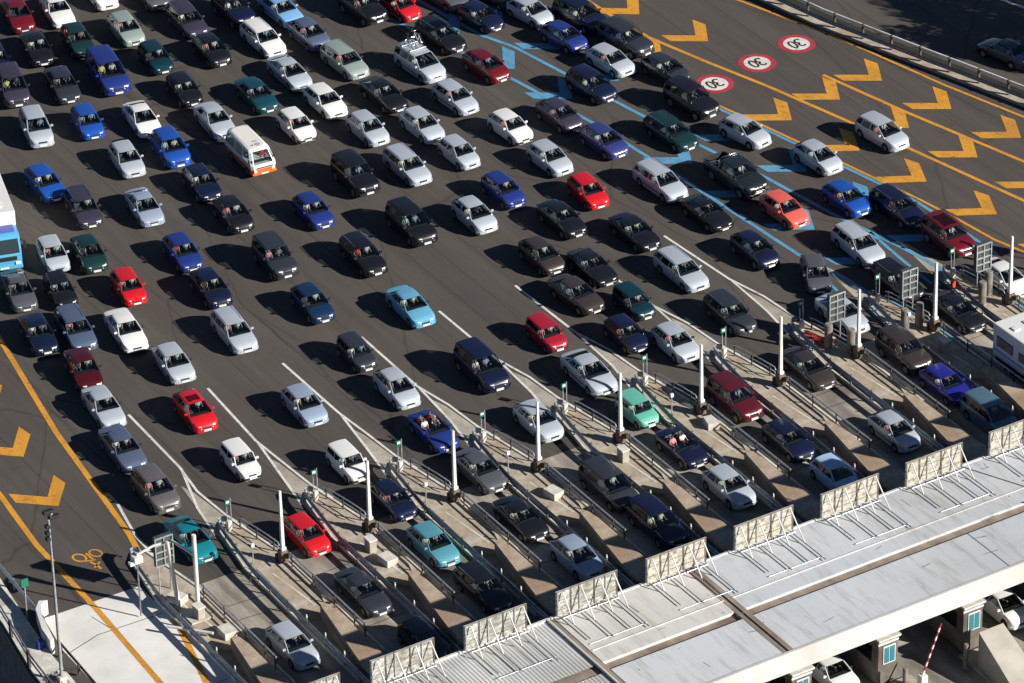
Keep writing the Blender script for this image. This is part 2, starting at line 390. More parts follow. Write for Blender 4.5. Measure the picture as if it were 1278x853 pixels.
    # door seams and mouldings
    for sx in (-1,1):
        q=MB(); zmid=.52+ride
        q.box(min(sx*W/2*.985,sx*(W/2+.012)),max(sx*W/2*.985,sx*(W/2+.012)),X(sp['fo']+r+.12),X(sp['fo']+sp['wb']-r-.12),zmid-.03,zmid+.035)
        mm=q.build('side_moulding',[M_trim],root); mat_slots(mm,0); mm.material_slots[0].material=M_trim
    # wheels
    for dd in (sp['fo'],sp['fo']+sp['wb']):
        for sx in (-1,1):
            c=(sx*(W/2-.115),X(dd),r)
            q=MB(); q.disc(c,'x',r,.20,20); q.disc((c[0]+sx*.0,c[1],c[2]),'x',r*.9,.22,20); wh=q.build('wheel',M_tyre,root)
            q=MB(); q.disc((c[0]+sx*.105,c[1],c[2]),'x',r*.60,.03,14); 
            for a in range(5):
                an=a*2*math.pi/5; q.box(-.012,.012,-.03,.03,0,r*.56,0,Matrix.Translation((c[0]+sx*.122,c[1],c[2]))@Matrix.Rotation(an,4,'X'))
            q.build('rim',M_rim,wh)
    # cabin fittings
    q=MB(); zf=.46+ride
    q.box(-W/2*.80,W/2*.80,X(dc)+.03,X(dc)+.42,zf+.2,zc-.06,0,None,.03)
    q.tube([(-.36+.17*math.cos(a),X(dc)+.52+.05*math.sin(a),zc-.10+.16*math.sin(a)) for a in [i*math.pi/6 for i in range(13)]],.014,5)
    q.build('dashboard',M_int,root)
    sy=drf+.18 if not sp.get('open') else dc+.95
    seatm=M_seat
    for x in (-.36,.36):
        q=MB(); q.box(x-.24,x+.24,X(sy),X(sy+.5),zf,zf+.16,0,None,.04)
        Mx=Matrix.Translation((x,X(sy+.50),zf+.12))@Matrix.Rotation(R(-14),4,'X')
        q.box(-.23,.23,-.05,.08,0,.52,0,Mx,.04); q.box(-.12,.12,-.03,.06,.55,.70,0,Mx,.03)
        q.build('seat',seatm,root)
    if k not in ('pickup',):
        by=min(sy+1.02,dw-.35)
        q=MB(); q.box(-W/2*.72,W/2*.72,X(by),X(by+.4),zf,zf+.14,0,None,.03); q.box(-W/2*.72,W/2*.72,X(by+.32),X(by+.44),zf+.1,zf+.50,0,None,.03)
        q.build('rear_bench',seatm,root)
    root['seat_y']=X(sy+.30); root['seat_z']=zf+.16; root['rear_y']=X(min(sy+1.02,dw-.35)+.2); root['Lk']=L
    return root
def deck_z(sp): return sp['deck']
def f_ok(sp): return sp['fo']-sp['r']-.06<.5
# ---------------------------------------------------------------- people seated in the cars
M_skin=noisy('skin',(.55,.33,.23),(.62,.38,.27),9,.55)
SHIRT={'white':simple('white shirt',(.80,.80,.78),.8),'pale blue':simple('pale blue shirt',(.35,.50,.70),.8),'red':simple('red shirt',(.60,.03,.03),.8),
'yellow':simple('yellow shirt',(.70,.62,.15),.8),'grey':simple('grey shirt',(.30,.31,.33),.8),'dark':simple('dark shirt',(.03,.035,.05),.8),'pink':simple('pink shirt',(.75,.25,.28),.8),'pale green':simple('pale green shirt',(.42,.62,.40),.8)}
HAIRM={'dark':simple('dark hair',(.02,.014,.01),.6),'brown':simple('brown hair',(.09,.05,.025),.6),'grey':simple('grey hair',(.35,.34,.32),.6)}
M_trou=simple('dark trousers',(.03,.035,.06),.85)
def skin_mesh(name,verts,edges,root,mats,sub=1):
    me=bpy.data.meshes.new(name); me.from_pydata([v[:3] for v in verts],edges,[])
    o=bpy.data.objects.new(name,me); COL.objects.link(o)
    sm=o.modifiers.new('s','SKIN'); sm.use_smooth_shade=True
    sl=me.skin_vertices[0].data if len(me.skin_vertices) else None
    if sl is None:
        bm=bmesh.new(); bm.from_mesh(me); bm.verts.layers.skin.verify(); bm.to_mesh(me); bm.free(); sl=me.skin_vertices[0].data
    for i,v in enumerate(verts):
        r=v[3]; sl[i].radius=r if isinstance(r,tuple) else (r,r)
        sl[i].use_root=(i==root)
    ss=o.modifiers.new('u','SUBSURF'); ss.levels=sub; ss.render_levels=sub
    dg=bpy.context.evaluated_depsgraph_get(); dg.update()
    m2=bpy.data.meshes.new_from_object(o.evaluated_get(dg)); m2.name=name
    bpy.data.objects.remove(o); m2.materials.clear()
    for m in mats: m2.materials.append(m)
    return m2
def seated(driver):
    V=[];E=[]
    def chain(start,pts):
        p=start
        for q in pts:
            V.append(q); i=len(V)-1
            if p is not None: E.append((p,i))
            p=i
        return p
    V.append((0,.02,.08,(.15,.11)))                       # pelvis
    ch=chain(0,[(0,.06,.24,(.14,.10)),(0,.10,.40,(.17,.11)),(0,.12,.50,(.10,.08)),(0,.10,.57,(.055,.055)),(0,.08,.64,(.075,.085)),(0,.06,.72,(.085,.10)),(0,.07,.79,(.06,.07))])
    head=6
    torso=2
    arms={}
    for s in (-1,1):
        if driver: P=[(s*.18,.12,.46,.06),(s*.25,-.06,.28,.045),(s*.20,-.24,.33,.034),(s*.16,-.32,.36,.03)]
        else: P=[(s*.18,.12,.46,.06),(s*.25,.02,.24,.045),(s*.17,-.16,.16,.034),(s*.12,-.23,.16,.03)]
        w=chain(torso,P); hx,hy,hz=V[w][:3]
        for k,(dx,l) in enumerate([(-.030,.065),(-.010,.078),(.010,.074),(.028,.056)]):
            b=(hx+dx,hy-.055,hz+.012,.010); m=(hx+dx*1.1,hy-.055-l*.5,hz+.005,.009); t=(hx+dx*1.1,hy-.06-l*.75,hz-l*.45,.008)
            chain(w,[b,m,t])
        chain(w,[(hx-s*.035,hy-.03,hz+.02,.011),(hx-s*.05,hy-.065,hz+.01,.009)])
    for s in (-1,1):
        chain(0,[(s*.10,-.02,.08,.085),(s*.14,-.40,.12,.065),(s*.13,-.52,-.22,.045),(s*.13,-.62,-.27,.035)])
    body=skin_mesh('person_body',V,E,0,[M_skin])
    # face: eyes, nose, mouth, ears as part of the same mesh
    bm=bmesh.new(); bm.from_mesh(body)
    def blob(c,r,sc=(1,1,1),mi=0):
        res=bmesh.ops.create_uvsphere(bm,u_segments=8,v_segments=6,radius=r)
        for v in res['verts']: v.co=Vector((v.co.x*sc[0]+c[0],v.co.y*sc[1]+c[1],v.co.z*sc[2]+c[2]))
        for f in {f for v in res['verts'] for f in v.link_faces}: f.material_index=mi; f.smooth=True
    blob((0,-.035,.70),.014,(1,1.3,1.6)); 
    for s in (-1,1): blob((s*.030,-.020,.725),.009,(1.2,1,.8),1); blob((s*.082,.07,.71),.018,(.5,.8,1.4))
    blob((0,-.022,.668),.018,(1.2,.6,.35),2)
    bm.to_mesh(body); bm.free()
    body.materials.append(simple('eye',(.03,.02,.02),.3)); body.materials.append(simple('lips',(.45,.15,.13),.5))
    # shirt: torso and sleeves a little proud of the body
    V2=[];E2=[]
    V,E=V2,E2
    V.append((0,.02,.10,(.17,.13))); chain(0,[(0,.06,.24,(.158,.118)),(0,.10,.40,(.19,.128)),(0,.115,.495,(.12,.10))])
    for s in (-1,1):
        if driver: chain(2,[(s*.18,.12,.46,.074),(s*.225,.01,.35,.062)])
        else: chain(2,[(s*.18,.12,.46,.074),(s*.225,.06,.33,.062)])
    shirt=skin_mesh('shirt',V,E,0,[SHIRT['white']])
    V2=[];E2=[]; V,E=V2,E2
    V.append((0,.02,.06,(.165,.125)))
    for s in (-1,1): chain(0,[(s*.10,-.02,.08,.10),(s*.14,-.40,.12,.078),(s*.13,-.50,-.18,.06)])
    trou=skin_mesh('trousers',V,E,0,[M_trou])
    hb=MB(); n=10
    vs=[];fs=[]
    for i in range(5):
        th=math.pi*.55*i/4
        for j in range(n):
            a=2*math.pi*j/n; y=math.cos(a); 
            drop=1.0+(.35 if y>0 else -.05)*(i/4)
            vs.append((.094*math.sin(th)*math.sin(a),.070+.112*math.sin(th)*y*(1 if y>0 else .78),.735+.098*math.cos(th*drop)))
    for i in range(4):
        for j in range(n): fs.append((i*n+j,i*n+(j+1)%n,(i+1)*n+(j+1)%n,(i+1)*n+j))
    hb.add(vs,fs,0,True)
    root=bpy.data.objects.new('person',body); COL.objects.link(root)
    so=bpy.data.objects.new('shirt',shirt); COL.objects.link(so); so.parent=root; so.material_slots[0].link='OBJECT'
    to=bpy.data.objects.new('trousers',trou); COL.objects.link(to); to.parent=root
    ho=hb.build('hair',[HAIRM['dark']],root,fix=False); ho.material_slots[0].link='OBJECT'
    return root
PERS={}
def add_person(wx,wy,wz,rz,driver,shirt,hair,label,sc=.905):
    if driver not in PERS:
        p=seated(driver); PERS[driver]=(p,tree_of(p)); c=p
    else:
        p,t=PERS[driver]; c=copy_tree(p,t)
    c.location=(wx,wy,wz); c.scale=(sc*.90,)*3; c.rotation_euler=(0,0,rz)
    for ch in c.children:
        if ch.name.startswith('shirt'): ch.material_slots[0].material=SHIRT[shirt]
        if ch.name.startswith('hair'): ch.material_slots[0].material=HAIRM[hair]
    tag(c,label,'person','people sitting in the queuing cars')
CARS=[
(-5.8, 52.14, -13.2, 'sedan', 'crimson', 'dark red saloon cut by the top left photo corner', ''),
(-3.34, 51.31, -10.8, 'coupe', 'white', 'white coupe with open roof near top left corner', 'pink'),
(-6.9, 47.2, -12.9, 'sedan', 'black', 'black saloon nosing behind the grey hatchback, upper left', ''),
(-4.23, 46.61, -10.6, 'hatch', 'green', 'dark petrol hatchback right of the black saloon', ''),
(-0.85, 46.35, -7.7, 'hatch', 'silvergreen', 'rounded grey-green hatchback below the cut-off white car', ''),
(0.09, 51.76, -7.8, 'hatch', 'white', 'white car showing only its nose at top edge', ''),
(2.83, 49.92, -5.1, 'hatch', 'grey', 'grey car with only its nose at top edge', ''),
(3.05, 45.22, -4.4, 'wagon', 'plum', 'plum grey estate near top edge, left half', ''),
(6.22, 44.68, -1.8, 'suv', 'navy', 'dark navy off-roader at top edge beside light blue car', ''),
(-1.13, 41.73, -7.2, 'small', 'petrol', 'small dark teal hatchback behind the blue van', ''),
(2.35, 40.58, -4.5, 'hatch', 'black', 'black hatchback with white number plate beside white estate', ''),
(-4.74, 41.48, -9.8, 'mpv', 'blue', 'tall blue people carrier with a yellow-shirted passenger', 'yellow,s1.0'),
(-7.77, 41.87, -12.2, 'sedan', 'darkgrey', 'dark grey saloon left of the tall blue people carrier', ''),
(-10.67, 43.24, -14.7, 'mpv', 'plum', 'dark people carrier cut by the left edge', 'yellow'),
(-9.89, 47.22, -15.4, 'hatch', 'navy', 'navy car barely showing at the left edge', ''),
(-1.66, 36.86, -6.8, 'small', 'black', 'small black hatchback with white occupants, upper left area', ''),
(-11.86, 37.53, -13.8, 'minimpv', 'silver', 'silver compact people carrier by upper left edge', ''),
(-8.81, 36.44, -11.5, 'small', 'cobalt', 'tiny bright blue hatchback right of silver people carrier', ''),
(-5.71, 34.99, -9.1, 'sedan', 'white', 'white saloon next to the bright blue people carrier', ''),
(-6.1, 30.43, -8.4, 'minimpv', 'cobalt', 'bright blue compact people carrier behind white saloon', ''),
(-1.99, 32.24, -6.3, 'sedan', 'silver', 'silver saloon with rear spoiler above the minibus', ''),
(-8.98, 30.84, -10.1, 'hatch', 'silver', 'silver hatchback alone between two bright blue cars', ''),
(5.92, 40.18, -1.8, 'wagon', 'white', 'white estate car in the upper left rows', ''),
(1.85, 33.73, -4.1, 'sedan', 'midteal', 'teal saloon above the orange and white minibus', ''),
(-6.54, 25.57, -7.6, 'hatch', 'navy', 'navy blue hatchback left of the minibus', ''),
(8.87, 43.08, 0.3, 'sedan', 'skyblue', 'light blue saloon cut by the top edge', ''),
(8.7, 38.98, 0.3, 'hatch', 'greyblue', 'grey-blue hatchback right of the white estate', ''),
(8.78, 34.54, 0.3, 'wagon', 'silvergreen', 'pale green-grey estate in the upper rows', 'pink'),
(5.07, 35.19, -2.1, 'sedan', 'silver', 'silver saloon between teal saloon and green-grey estate', ''),
(5.06, 30.55, -1.9, 'hatch', 'white', 'white three-door hatchback behind silver saloon', ''),
(1.93, 28.73, -3.6, 'small', 'white', 'small white hatchback with dark bumper', 'pink,dkb'),
(8.57, 29.22, 0.1, 'sedan', 'black', 'black saloon with aerial in the upper middle', ''),
(5.44, 25.87, -1.6, 'hatch', 'silver', 'silver hatchback directly below the black aerial saloon', ''),
(8.49, 24.33, -0.1, 'hatch', 'silver', 'silver hatchback beside the front of rounded small one', ''),
(8.59, 20.05, -0.2, 'small', 'silver', 'small silver hatchback left of the white hatchback', ''),
(5.07, 20.45, -1.7, 'wagon', 'silver', 'silver estate with roof rails in the middle rows', 'rails'),
(1.67, 20.98, -3.2, 'suv', 'black', 'black boxy off-roader left of the silver estate', ''),
(12.55, 31.42, 2.6, 'mpv', 'silver', 'silver people carrier carrying two bicycles on roof', ''),
(15.67, 34.02, 4.8, 'wagon', 'black', 'black estate with roof bars behind the bicycle car', 'rails,sunroof'),
(12.11, 26.33, 1.9, 'hatch', 'silver', 'silver five-door hatchback below the bicycle-carrying car', 'pink'),
(15.94, 28.8, 4.3, 'hatch', 'crimson', 'dark red hatchback beside the blue painted arrow', ''),
(19.23, 34.86, 7.2, 'hatch', 'navy', 'navy hatchback on the blue lane near top edge', ''),
(13.42, 40.24, 3.7, 'suv', 'black', 'black car with roof rack cut by top edge', ''),
(15.6, 39.09, 5.3, 'small', 'red', 'bright red small car cut by the top edge', ''),
(18.84, 38.97, 7.6, 'sedan', 'grey', 'grey saloon mostly above the top edge', ''),
(21.75, 37.15, 9.4, 'sedan', 'black', 'dark car mostly hidden above the top edge', ''),
(22.28, 33.63, 9.0, 'hatch', 'silver', 'silver hatchback at the top edge beside navy van', ''),
(12.96, 21.07, 1.9, 'hatch', 'white', 'white hatchback in the middle with dark bumper', 'dkb'),
(22.24, 29.46, 8.1, 'hatch', 'blue', 'blue hatchback beside the light blue painted chevron', ''),
(24.65, 31.3, 10.0, 'mpv', 'navy', 'long navy people carrier at top edge', ''),
(25.23, 26.73, 9.1, 'suv', 'darkgrey', 'grey off-roader with chrome nose near the orange line', ''),
(22.95, 25.01, 7.4, 'hatch', 'silver', 'silver three-door hatchback below the grey off-roader', ''),
(25.23, 22.03, 7.8, 'hatch', 'darkgrey', "dark hatchback closest to the 30 sign's left", ''),
(24.19, 17.52, 6.0, 'suv', 'black', 'black off-roader beside the lowest painted 30 sign', ''),
(20.09, 22.82, 5.5, 'minimpv', 'navy', 'navy compact people carrier straddling the blue line', ''),
(16.34, 20.69, 3.3, 'hatch', 'plum', 'dark plum hatchback with silver nose', 'pink'),
(16.88, 16.33, 2.8, 'hatch', 'purple', 'purple-blue hatchback on the lower blue line', ''),
(20.94, 14.98, 4.1, 'wagon', 'green', 'dark green estate on the upper blue line', ''),
(24.79, 12.39, 10.0, 'hatch', 'silver', 'silver hatchback nearest the blue and orange double line', 'h10'),
(12.87, 16.32, 1.3, 'hatch', 'silver', 'silver-white five-door hatchback above the bright red hatchback', ''),
(21.13, 8.05, 2.4, 'pickup', 'gun', 'dark grey-green pickup truck with bright front bar', 's1.0'),
(16.94, 10.08, 1.7, 'wagon', 'silver', 'silver estate on the lower blue line', ''),
(31.77, 7.52, 5.1, 'minimpv', 'silver', 'silver people carrier driving alone in the orange lane', ''),
(26.68, 7.19, 3.6, 'hatch', 'silver', 'silver hatchback crossing the blue and orange double line', ''),
(-14.59, 30.96, -4.0, 'hatch', 'cobalt', 'bright blue hatchback beside the white lorry', 'h-4'),
(-14.0, 26.98, -11.8, 'wagon', 'plum', 'dark plum estate right of the lorry', ''),
(-10.85, 25.0, -9.6, 'sedan', 'silverblue', 'silver-blue saloon between plum estate and navy hatchback', ''),
(-6.81, 21.11, -6.9, 'hatch', 'black', 'black hatchback below the minibus', ''),
(-18.16, 22.91, -12.4, 'small', 'silver', "small silver hatchback right of the lorry's cab", 'pink'),
(-16.31, 21.79, -11.2, 'hatch', 'green', 'dark green hatchback beside the small silver one', ''),
(-11.53, 18.82, -8.3, 'hatch', 'blue', 'deep blue hatchback in the left middle', 'red'),
(-16.15, 17.05, -9.6, 'small', 'red', 'small bright red hatchback in the left area', ''),
(-12.12, 14.25, -7.4, 'hatch', 'navy', 'navy hatchback above the silver estate, left area', ''),
(-21.75, 20.34, -12.9, 'sedan', 'grey', 'grey saloon in front of the lorry', ''),
(-19.69, 18.97, -11.5, 'small', 'black', 'small black rounded car with oval bright headlights', ''),
(-23.01, 15.26, -11.2, 'sedan', 'navy', 'navy-grey saloon by the left yellow line', ''),
(-20.97, 14.54, -10.3, 'wagon', 'greyblue', 'grey-blue estate with silver rails, left edge rows', 'rails'),
(-18.55, 12.83, -8.9, 'sedan', 'white', 'white saloon below the small red hatchback', ''),
(-13.37, 9.16, -6.4, 'wagon', 'silver', 'silver estate in left centre above white saloons', 'rails'),
(-2.52, 18.83, -4.8, 'hatch', 'blue', 'dark blue hatchback right of the black one', ''),
(1.56, 14.06, -2.9, 'mpv', 'black', 'black people carrier left of a silver hatchback', ''),
(5.32, 12.89, -1.6, 'hatch', 'silver', 'silver hatchback with pale roof left of black saloons', ''),
(8.38, 14.51, -0.5, 'small', 'blue', 'small blue hatchback beside the bright red hatchback', ''),
(-7.37, 14.96, -6.0, 'suv', 'darkgrey', 'dark grey boxy car left of the black estate', ''),
(-2.72, 12.49, -4.1, 'wagon', 'black', 'black estate with silver rails in the centre left', 'rails,red'),
(-8.02, 9.3, -5.1, 'hatch', 'inkblue', 'dark blue-green hatchback in the centre left', ''),
(-3.37, 5.87, -3.6, 'sedan', 'lightblue', 'light blue saloon alone in the centre', ''),
(-8.67, 3.03, -4.2, 'boxy', 'darkgrey', 'dark grey angular hatchback left of a white line', ''),
(12.63, 11.54, -5.0, 'small', 'red', 'bright red small hatchback in the centre right', 'h-5'),
(9.51, 9.62, -0.5, 'sedan', 'black', 'black saloon below the bright red small hatchback', ''),
(12.33, 5.87, -0.2, 'sedan', 'black', 'black saloon with chrome bumper near a white line', ''),
(6.11, 6.47, -1.6, 'hatch', 'brown', 'dark brown hatchback in the cluster of dark cars', ''),
(7.96, 3.77, -1.3, 'coupe', 'black', 'black coupe in the cluster of dark cars', ''),
(5.47, 1.64, 4.0, 'sedan', 'brown', 'dark saloon with round headlights and chrome grille', 'h4'),
(7.74, -1.09, -1.8, 'boxy', 'petrol', 'small angular dark green car behind small navy hatchback', ''),
(5.47, -3.82, -2.2, 'small', 'navy', 'small navy hatchback by the white line junction', ''),
(12.14, 0.53, -1.0, 'wagon', 'silver', 'silver estate beside the long white line', ''),
(11.77, -5.2, -1.9, 'wagon', 'darkgrey', 'dark grey estate with roof rails near white lines', 'rails'),
(17.23, 5.39, 0.8, 'coupe', 'black', 'black coupe left of the coral hatchback', ''),
(17.1, 0.05, -0.4, 'hatch', 'navy', 'navy hatchback below the coral hatchback', ''),
(7.29, -6.2, -2.2, 'hatch', 'silver', 'silver hatchback entering between two toll island noses', ''),
(1.6, -1.24, -2.5, 'boxy', 'rose', 'small angular red hatchback left of silver saloon', ''),
(21.29, 3.02, 1.0, 'hatch', 'coral', 'coral red hatchback on a blue painted arrow', ''),
(25.22, 2.04, 1.5, 'hatch', 'cobalt', 'bright blue hatchback left of the black estate', 'yellow'),
(27.14, -0.53, 0.9, 'wagon', 'navy', 'black-blue estate with silver rails beside orange line', 'rails'),
(22.6, -2.83, -3.0, 'wagon', 'silver', 'silver estate just behind the dark car at gantry', 'h-3'),
(18.5, -4.28, -24, 'small', 'grey', 'grey small car turned towards the viewer', 'turn'),
(27.5, -5.25, -0.9, 'suv', 'crimson', 'red off-roader with large dark sunroof', 'sunroof'),
(22.02, -7.63, -1.4, 'wagon', 'black', 'black car half hidden by a signal frame', ''),
(17.21, -8.82, -1.1, 'sedan', 'silver', 'silver saloon behind a signal frame and white pole', ''),
(22.9, -12.4, -0.0, 'sedan', 'black', 'black saloon entering the lane left of caravan', ''),
(27.55, -10.76, -0.2, 'sedan', 'white', 'white saloon behind the far right white pole', ''),
(-22.63, 10.31, -13.0, 'sedan', 'darkred', 'dark maroon saloon touching the grey-blue estate', 'h-13'),
(-23.56, 6.05, -7.6, 'sedan', 'silver', 'silver saloon behind the maroon saloon', ''),
(-24.71, 1.54, -5.9, 'sedan', 'greyblue', 'blue-grey saloon in the column by yellow line', ''),
(-25.21, -3.31, -4.0, 'minimpv', 'taupe', 'taupe people carrier at the head of left column', ''),
(-17.99, 7.96, -7.2, 'hatch', 'silver', 'silver hatchback above the red car with sunroof', ''),
(-19.47, 2.71, -5.7, 'hatch', 'red', 'bright red hatchback with dark sunroof', 'sunroof'),
(-19.83, -3.28, -3.8, 'boxy', 'white', 'white angular hatchback on the left between white lines', ''),
(-13.98, -0.22, -4.2, 'hatch', 'silverblue', 'pale silver-blue hatchback touching a white line', ''),
(-8.7, -1.56, -3.4, 'hatch', 'silver', 'silver hatchback touching a white line, bottom centre', ''),
(-14.96, -6.81, -2.2, 'boxy', 'white', 'white angular hatchback partly behind a white pole', ''),
(-9.23, -6.52, -2.4, 'cabrio', 'blue', 'blue convertible with four people and roof down', 'four'),
(-3.55, -2.44, -2.9, 'mpv', 'navy', 'large navy people carrier in the centre', 's.95'),
(-9.21, -11.5, -0.0, 'sedan', 'grey', 'grey saloon entering the fourth visible toll lane', ''),
(-14.78, -11.5, -0.0, 'small', 'navy', 'small navy hatchback between two toll islands', ''),
(1.37, -6.18, -2.4, 'sedan', 'silver', 'silver saloon left of the mint car', 's.99'),
(-3.77, -8.94, -1.0, 'hatch', 'silver', 'silver hatchback behind a white pole', ''),
(1.46, -11.09, -0.0, 'boxy', 'mint', 'mint green small angular car by a white pole', ''),
(1.44, -15.7, -0.0, 'cabrio', 'navy', 'dark convertible with two people at a toll lane', 'two'),
(6.59, -13.34, -0.0, 'suv', 'maroon', 'dark red off-roader in a toll lane', ''),
(-4.15, -16.87, -0.0, 'mpv', 'darkgrey', 'grey-blue people carrier in a toll lane', ''),
(1.35, -20.54, -0.0, 'hatch', 'silver', 'silver hatchback with shaded bonnet in a toll lane', ''),
(-3.96, -21.39, -0.0, 'mpv', 'navy', 'navy van nearest the third billboard from right', ''),
(-9.87, -16.85, -0.0, 'sedan', 'black', 'black saloon in the toll lane right of teal-grey', 'pale'),
(12.08, -12.67, -0.0, 'sedan', 'brown', 'dark saloon just past the first round bollard', ''),
(6.76, -18.44, -0.0, 'hatch', 'navy', 'dark navy hatchback ahead of small blue-shaded white car', ''),
(12.26, -20.89, -0.0, 'hatch', 'silver', 'silver-blue hatchback nearest the second full billboard', ''),
(6.88, -22.85, -0.0, 'small', 'shadewhite', 'small white car with shade-blue paint, half behind a billboard', ''),  # white car; the blue of skylit shade is put into its paint
(17.6, -14.4, -0.0, 'suv', 'brown', 'dark brown jeep between two toll islands', ''),
(17.56, -18.5, -0.0, 'hatch', 'violet', 'vivid blue-violet hatchback in a toll lane', ''),
(17.69, -22.64, -0.0, 'mpv', 'slateblue', 'grey-blue van half behind the rightmost billboard', ''),
(-25.92, -8.68, -0.9, 'sedan', 'teal', 'bright teal saloon under the white truss frame', ''),
(-20.45, -11.83, -0.0, 'small', 'red', 'bright red hatchback beside a white pole', ''),
(-15.18, -16.44, -0.0, 'hatch', 'tealgrey', 'teal-grey hatchback between two toll islands', ''),
(-20.62, -18.18, 0.0, 'sedan', 'darkgrey', 'dark grey saloon in the second visible toll lane', ''),
(-26.23, -20.44, 0.0, 'hatch', 'silver', 'silver hatchback at the bottom of the left lane', ''),
(-15.1, -21.46, 0.0, 'wagon', 'black', 'black estate with silver rails next to a billboard', 'rails,pale'),
(-20.31, -23.91, 0.0, 'small', 'black', 'small black car just behind a billboard', ''),
(-9.37, -21.77, -0.0, 'hatch', 'silverblue', 'light silver-blue hatchback just behind a billboard', ''),
(7.0, -38.04, -0.0, 'hatch', 'white', 'white hatchback leaving under the canopy, far right', ''),
(-4.04, -38.02, -0.0, 'hatch', 'white', 'white hatchback leaving under the canopy, bottom edge', ''),
]
# ================================================================ SETTING
def asphalt():
    m,nt,b=new_mat('asphalt'); N=nt.nodes; L=nt.links
    tc=N.new('ShaderNodeTexCoord')
    def noise(sc,det,stretch=(1,1,1),rough=.6):
        mp=N.new('ShaderNodeMapping'); mp.inputs['Scale'].default_value=stretch; L.new(tc.outputs['Object'],mp.inputs['Vector'])
        n=N.new('ShaderNodeTexNoise'); n.inputs['Scale'].default_value=sc; n.inputs['Detail'].default_value=det; n.inputs['Roughness'].default_value=rough
        L.new(mp.outputs['Vector'],n.inputs['Vector']); return n.outputs['Fac']
    def ramp(f,p0,p1,c0,c1):
        r=N.new('ShaderNodeValToRGB'); r.color_ramp.elements[0].position=p0; r.color_ramp.elements[1].position=p1
        r.color_ramp.elements[0].color=(*c0,1); r.color_ramp.elements[1].color=(*c1,1); L.new(f,r.inputs['Fac']); return r.outputs['Color']
    def mul(a,c,f=1):
        x=N.new('ShaderNodeMixRGB'); x.blend_type='MULTIPLY'; x.inputs['Fac'].default_value=f; L.new(a,x.inputs['Color1']); L.new(c,x.inputs['Color2']); return x.outputs['Color']
    c=ramp(noise(.09,6),.35,.68,(.074,.064,.057),(.092,.081,.071))
    c=mul(c,ramp(noise(.55,4,(1,.05,1)),.35,.62,(.86,.86,.87),(1.09,1.08,1.06)))      # wear along the lanes
    c=mul(c,ramp(noise(1.6,4,(1,.035,1)),.42,.58,(.93,.93,.93),(1.04,1.04,1.04)))
    c=mul(c,ramp(noise(14,3),.3,.7,(.90,.90,.90),(1.10,1.10,1.10)))
    c=mul(c,ramp(noise(.35,8,(1,.6,1),.75),.60,.72,(1,1,1),(.80,.79,.79)))            # oil stains
    # paving seams running with the traffic
    w=N.new('ShaderNodeTexWave'); w.wave_type='BANDS'; w.bands_direction='X'; w.inputs['Scale'].default_value=.085; w.inputs['Distortion'].default_value=.6; w.inputs['Detail Scale'].default_value=.08
    L.new(tc.outputs['Object'],w.inputs['Vector']); c=mul(c,ramp(w.outputs['Fac'],.0,.004,(.72,.72,.72),(1,1,1)))
    c=mul(c,ramp(noise(3.2,8,(1,.05,1),.8),.62,.70,(1,1,1),(.74,.73,.73)))
    v=N.new('ShaderNodeTexVoronoi'); v.feature='DISTANCE_TO_EDGE'; v.inputs['Scale'].default_value=.16
    mp=N.new('ShaderNodeMapping'); mp.inputs['Scale'].default_value=(1,.35,1); L.new(tc.outputs['Object'],mp.inputs['Vector'])
    nw=N.new('ShaderNodeTexNoise'); nw.inputs['Scale'].default_value=.8; L.new(mp.outputs['Vector'],nw.inputs['Vector'])
    ad=N.new('ShaderNodeMixRGB'); ad.inputs['Fac'].default_value=.25; L.new(mp.outputs['Vector'],ad.inputs['Color1']); L.new(nw.outputs['Color'],ad.inputs['Color2'])
    L.new(ad.outputs['Color'],v.inputs['Vector'])
    c=mul(c,ramp(v.outputs['Distance'],.0,.006,(.62,.62,.62),(1,1,1)))
    L.new(c,b.inputs['Base Color']); b.inputs['Roughness'].default_value=.85
    bp=N.new('ShaderNodeBump'); bp.inputs['Strength'].default_value=.25; bp.inputs['Distance'].default_value=.01
    L.new(noise(40,2),bp.inputs['Height']); L.new(bp.outputs['Normal'],b.inputs['Normal'])
    return m
M_asph=asphalt()
M_conc=noisy('toll lane concrete',(.32,.29,.24),(.50,.46,.385),.8,.85,8,(.27,.24,.20),bump=.2,fine=12)
M_lane=noisy('grimy toll lane concrete',(.20,.175,.145),(.48,.44,.37),.75,.85,10,(.16,.14,.12),(1,.16,1),bump=.2,lo=.38,hi=.60,fine=12)
M_pale=noisy('pale slab concrete',(.70,.69,.66),(.84,.83,.80),.45,.8,10,(.60,.57,.54))
M_isl=noisy('island concrete',(.33,.28,.215),(.54,.48,.385),1.6,.9,8,(.38,.28,.19),bump=.3,fine=14)
M_slope=noisy('smooth grey buff concrete',(.36,.33,.28),(.50,.47,.41),.5,.9,6,(.30,.27,.22))
M_wedge=noisy('stained buff concrete',(.33,.24,.16),(.50,.42,.32),1.3,.9,12,(.30,.21,.14),bump=.2,fine=10)
M_curb=noisy('kerb concrete',(.54,.52,.46),(.76,.74,.67),2.5,.85,6,(.40,.35,.29))
M_cyl=noisy('weathered grey concrete',(.16,.14,.12),(.28,.25,.22),2,.9)
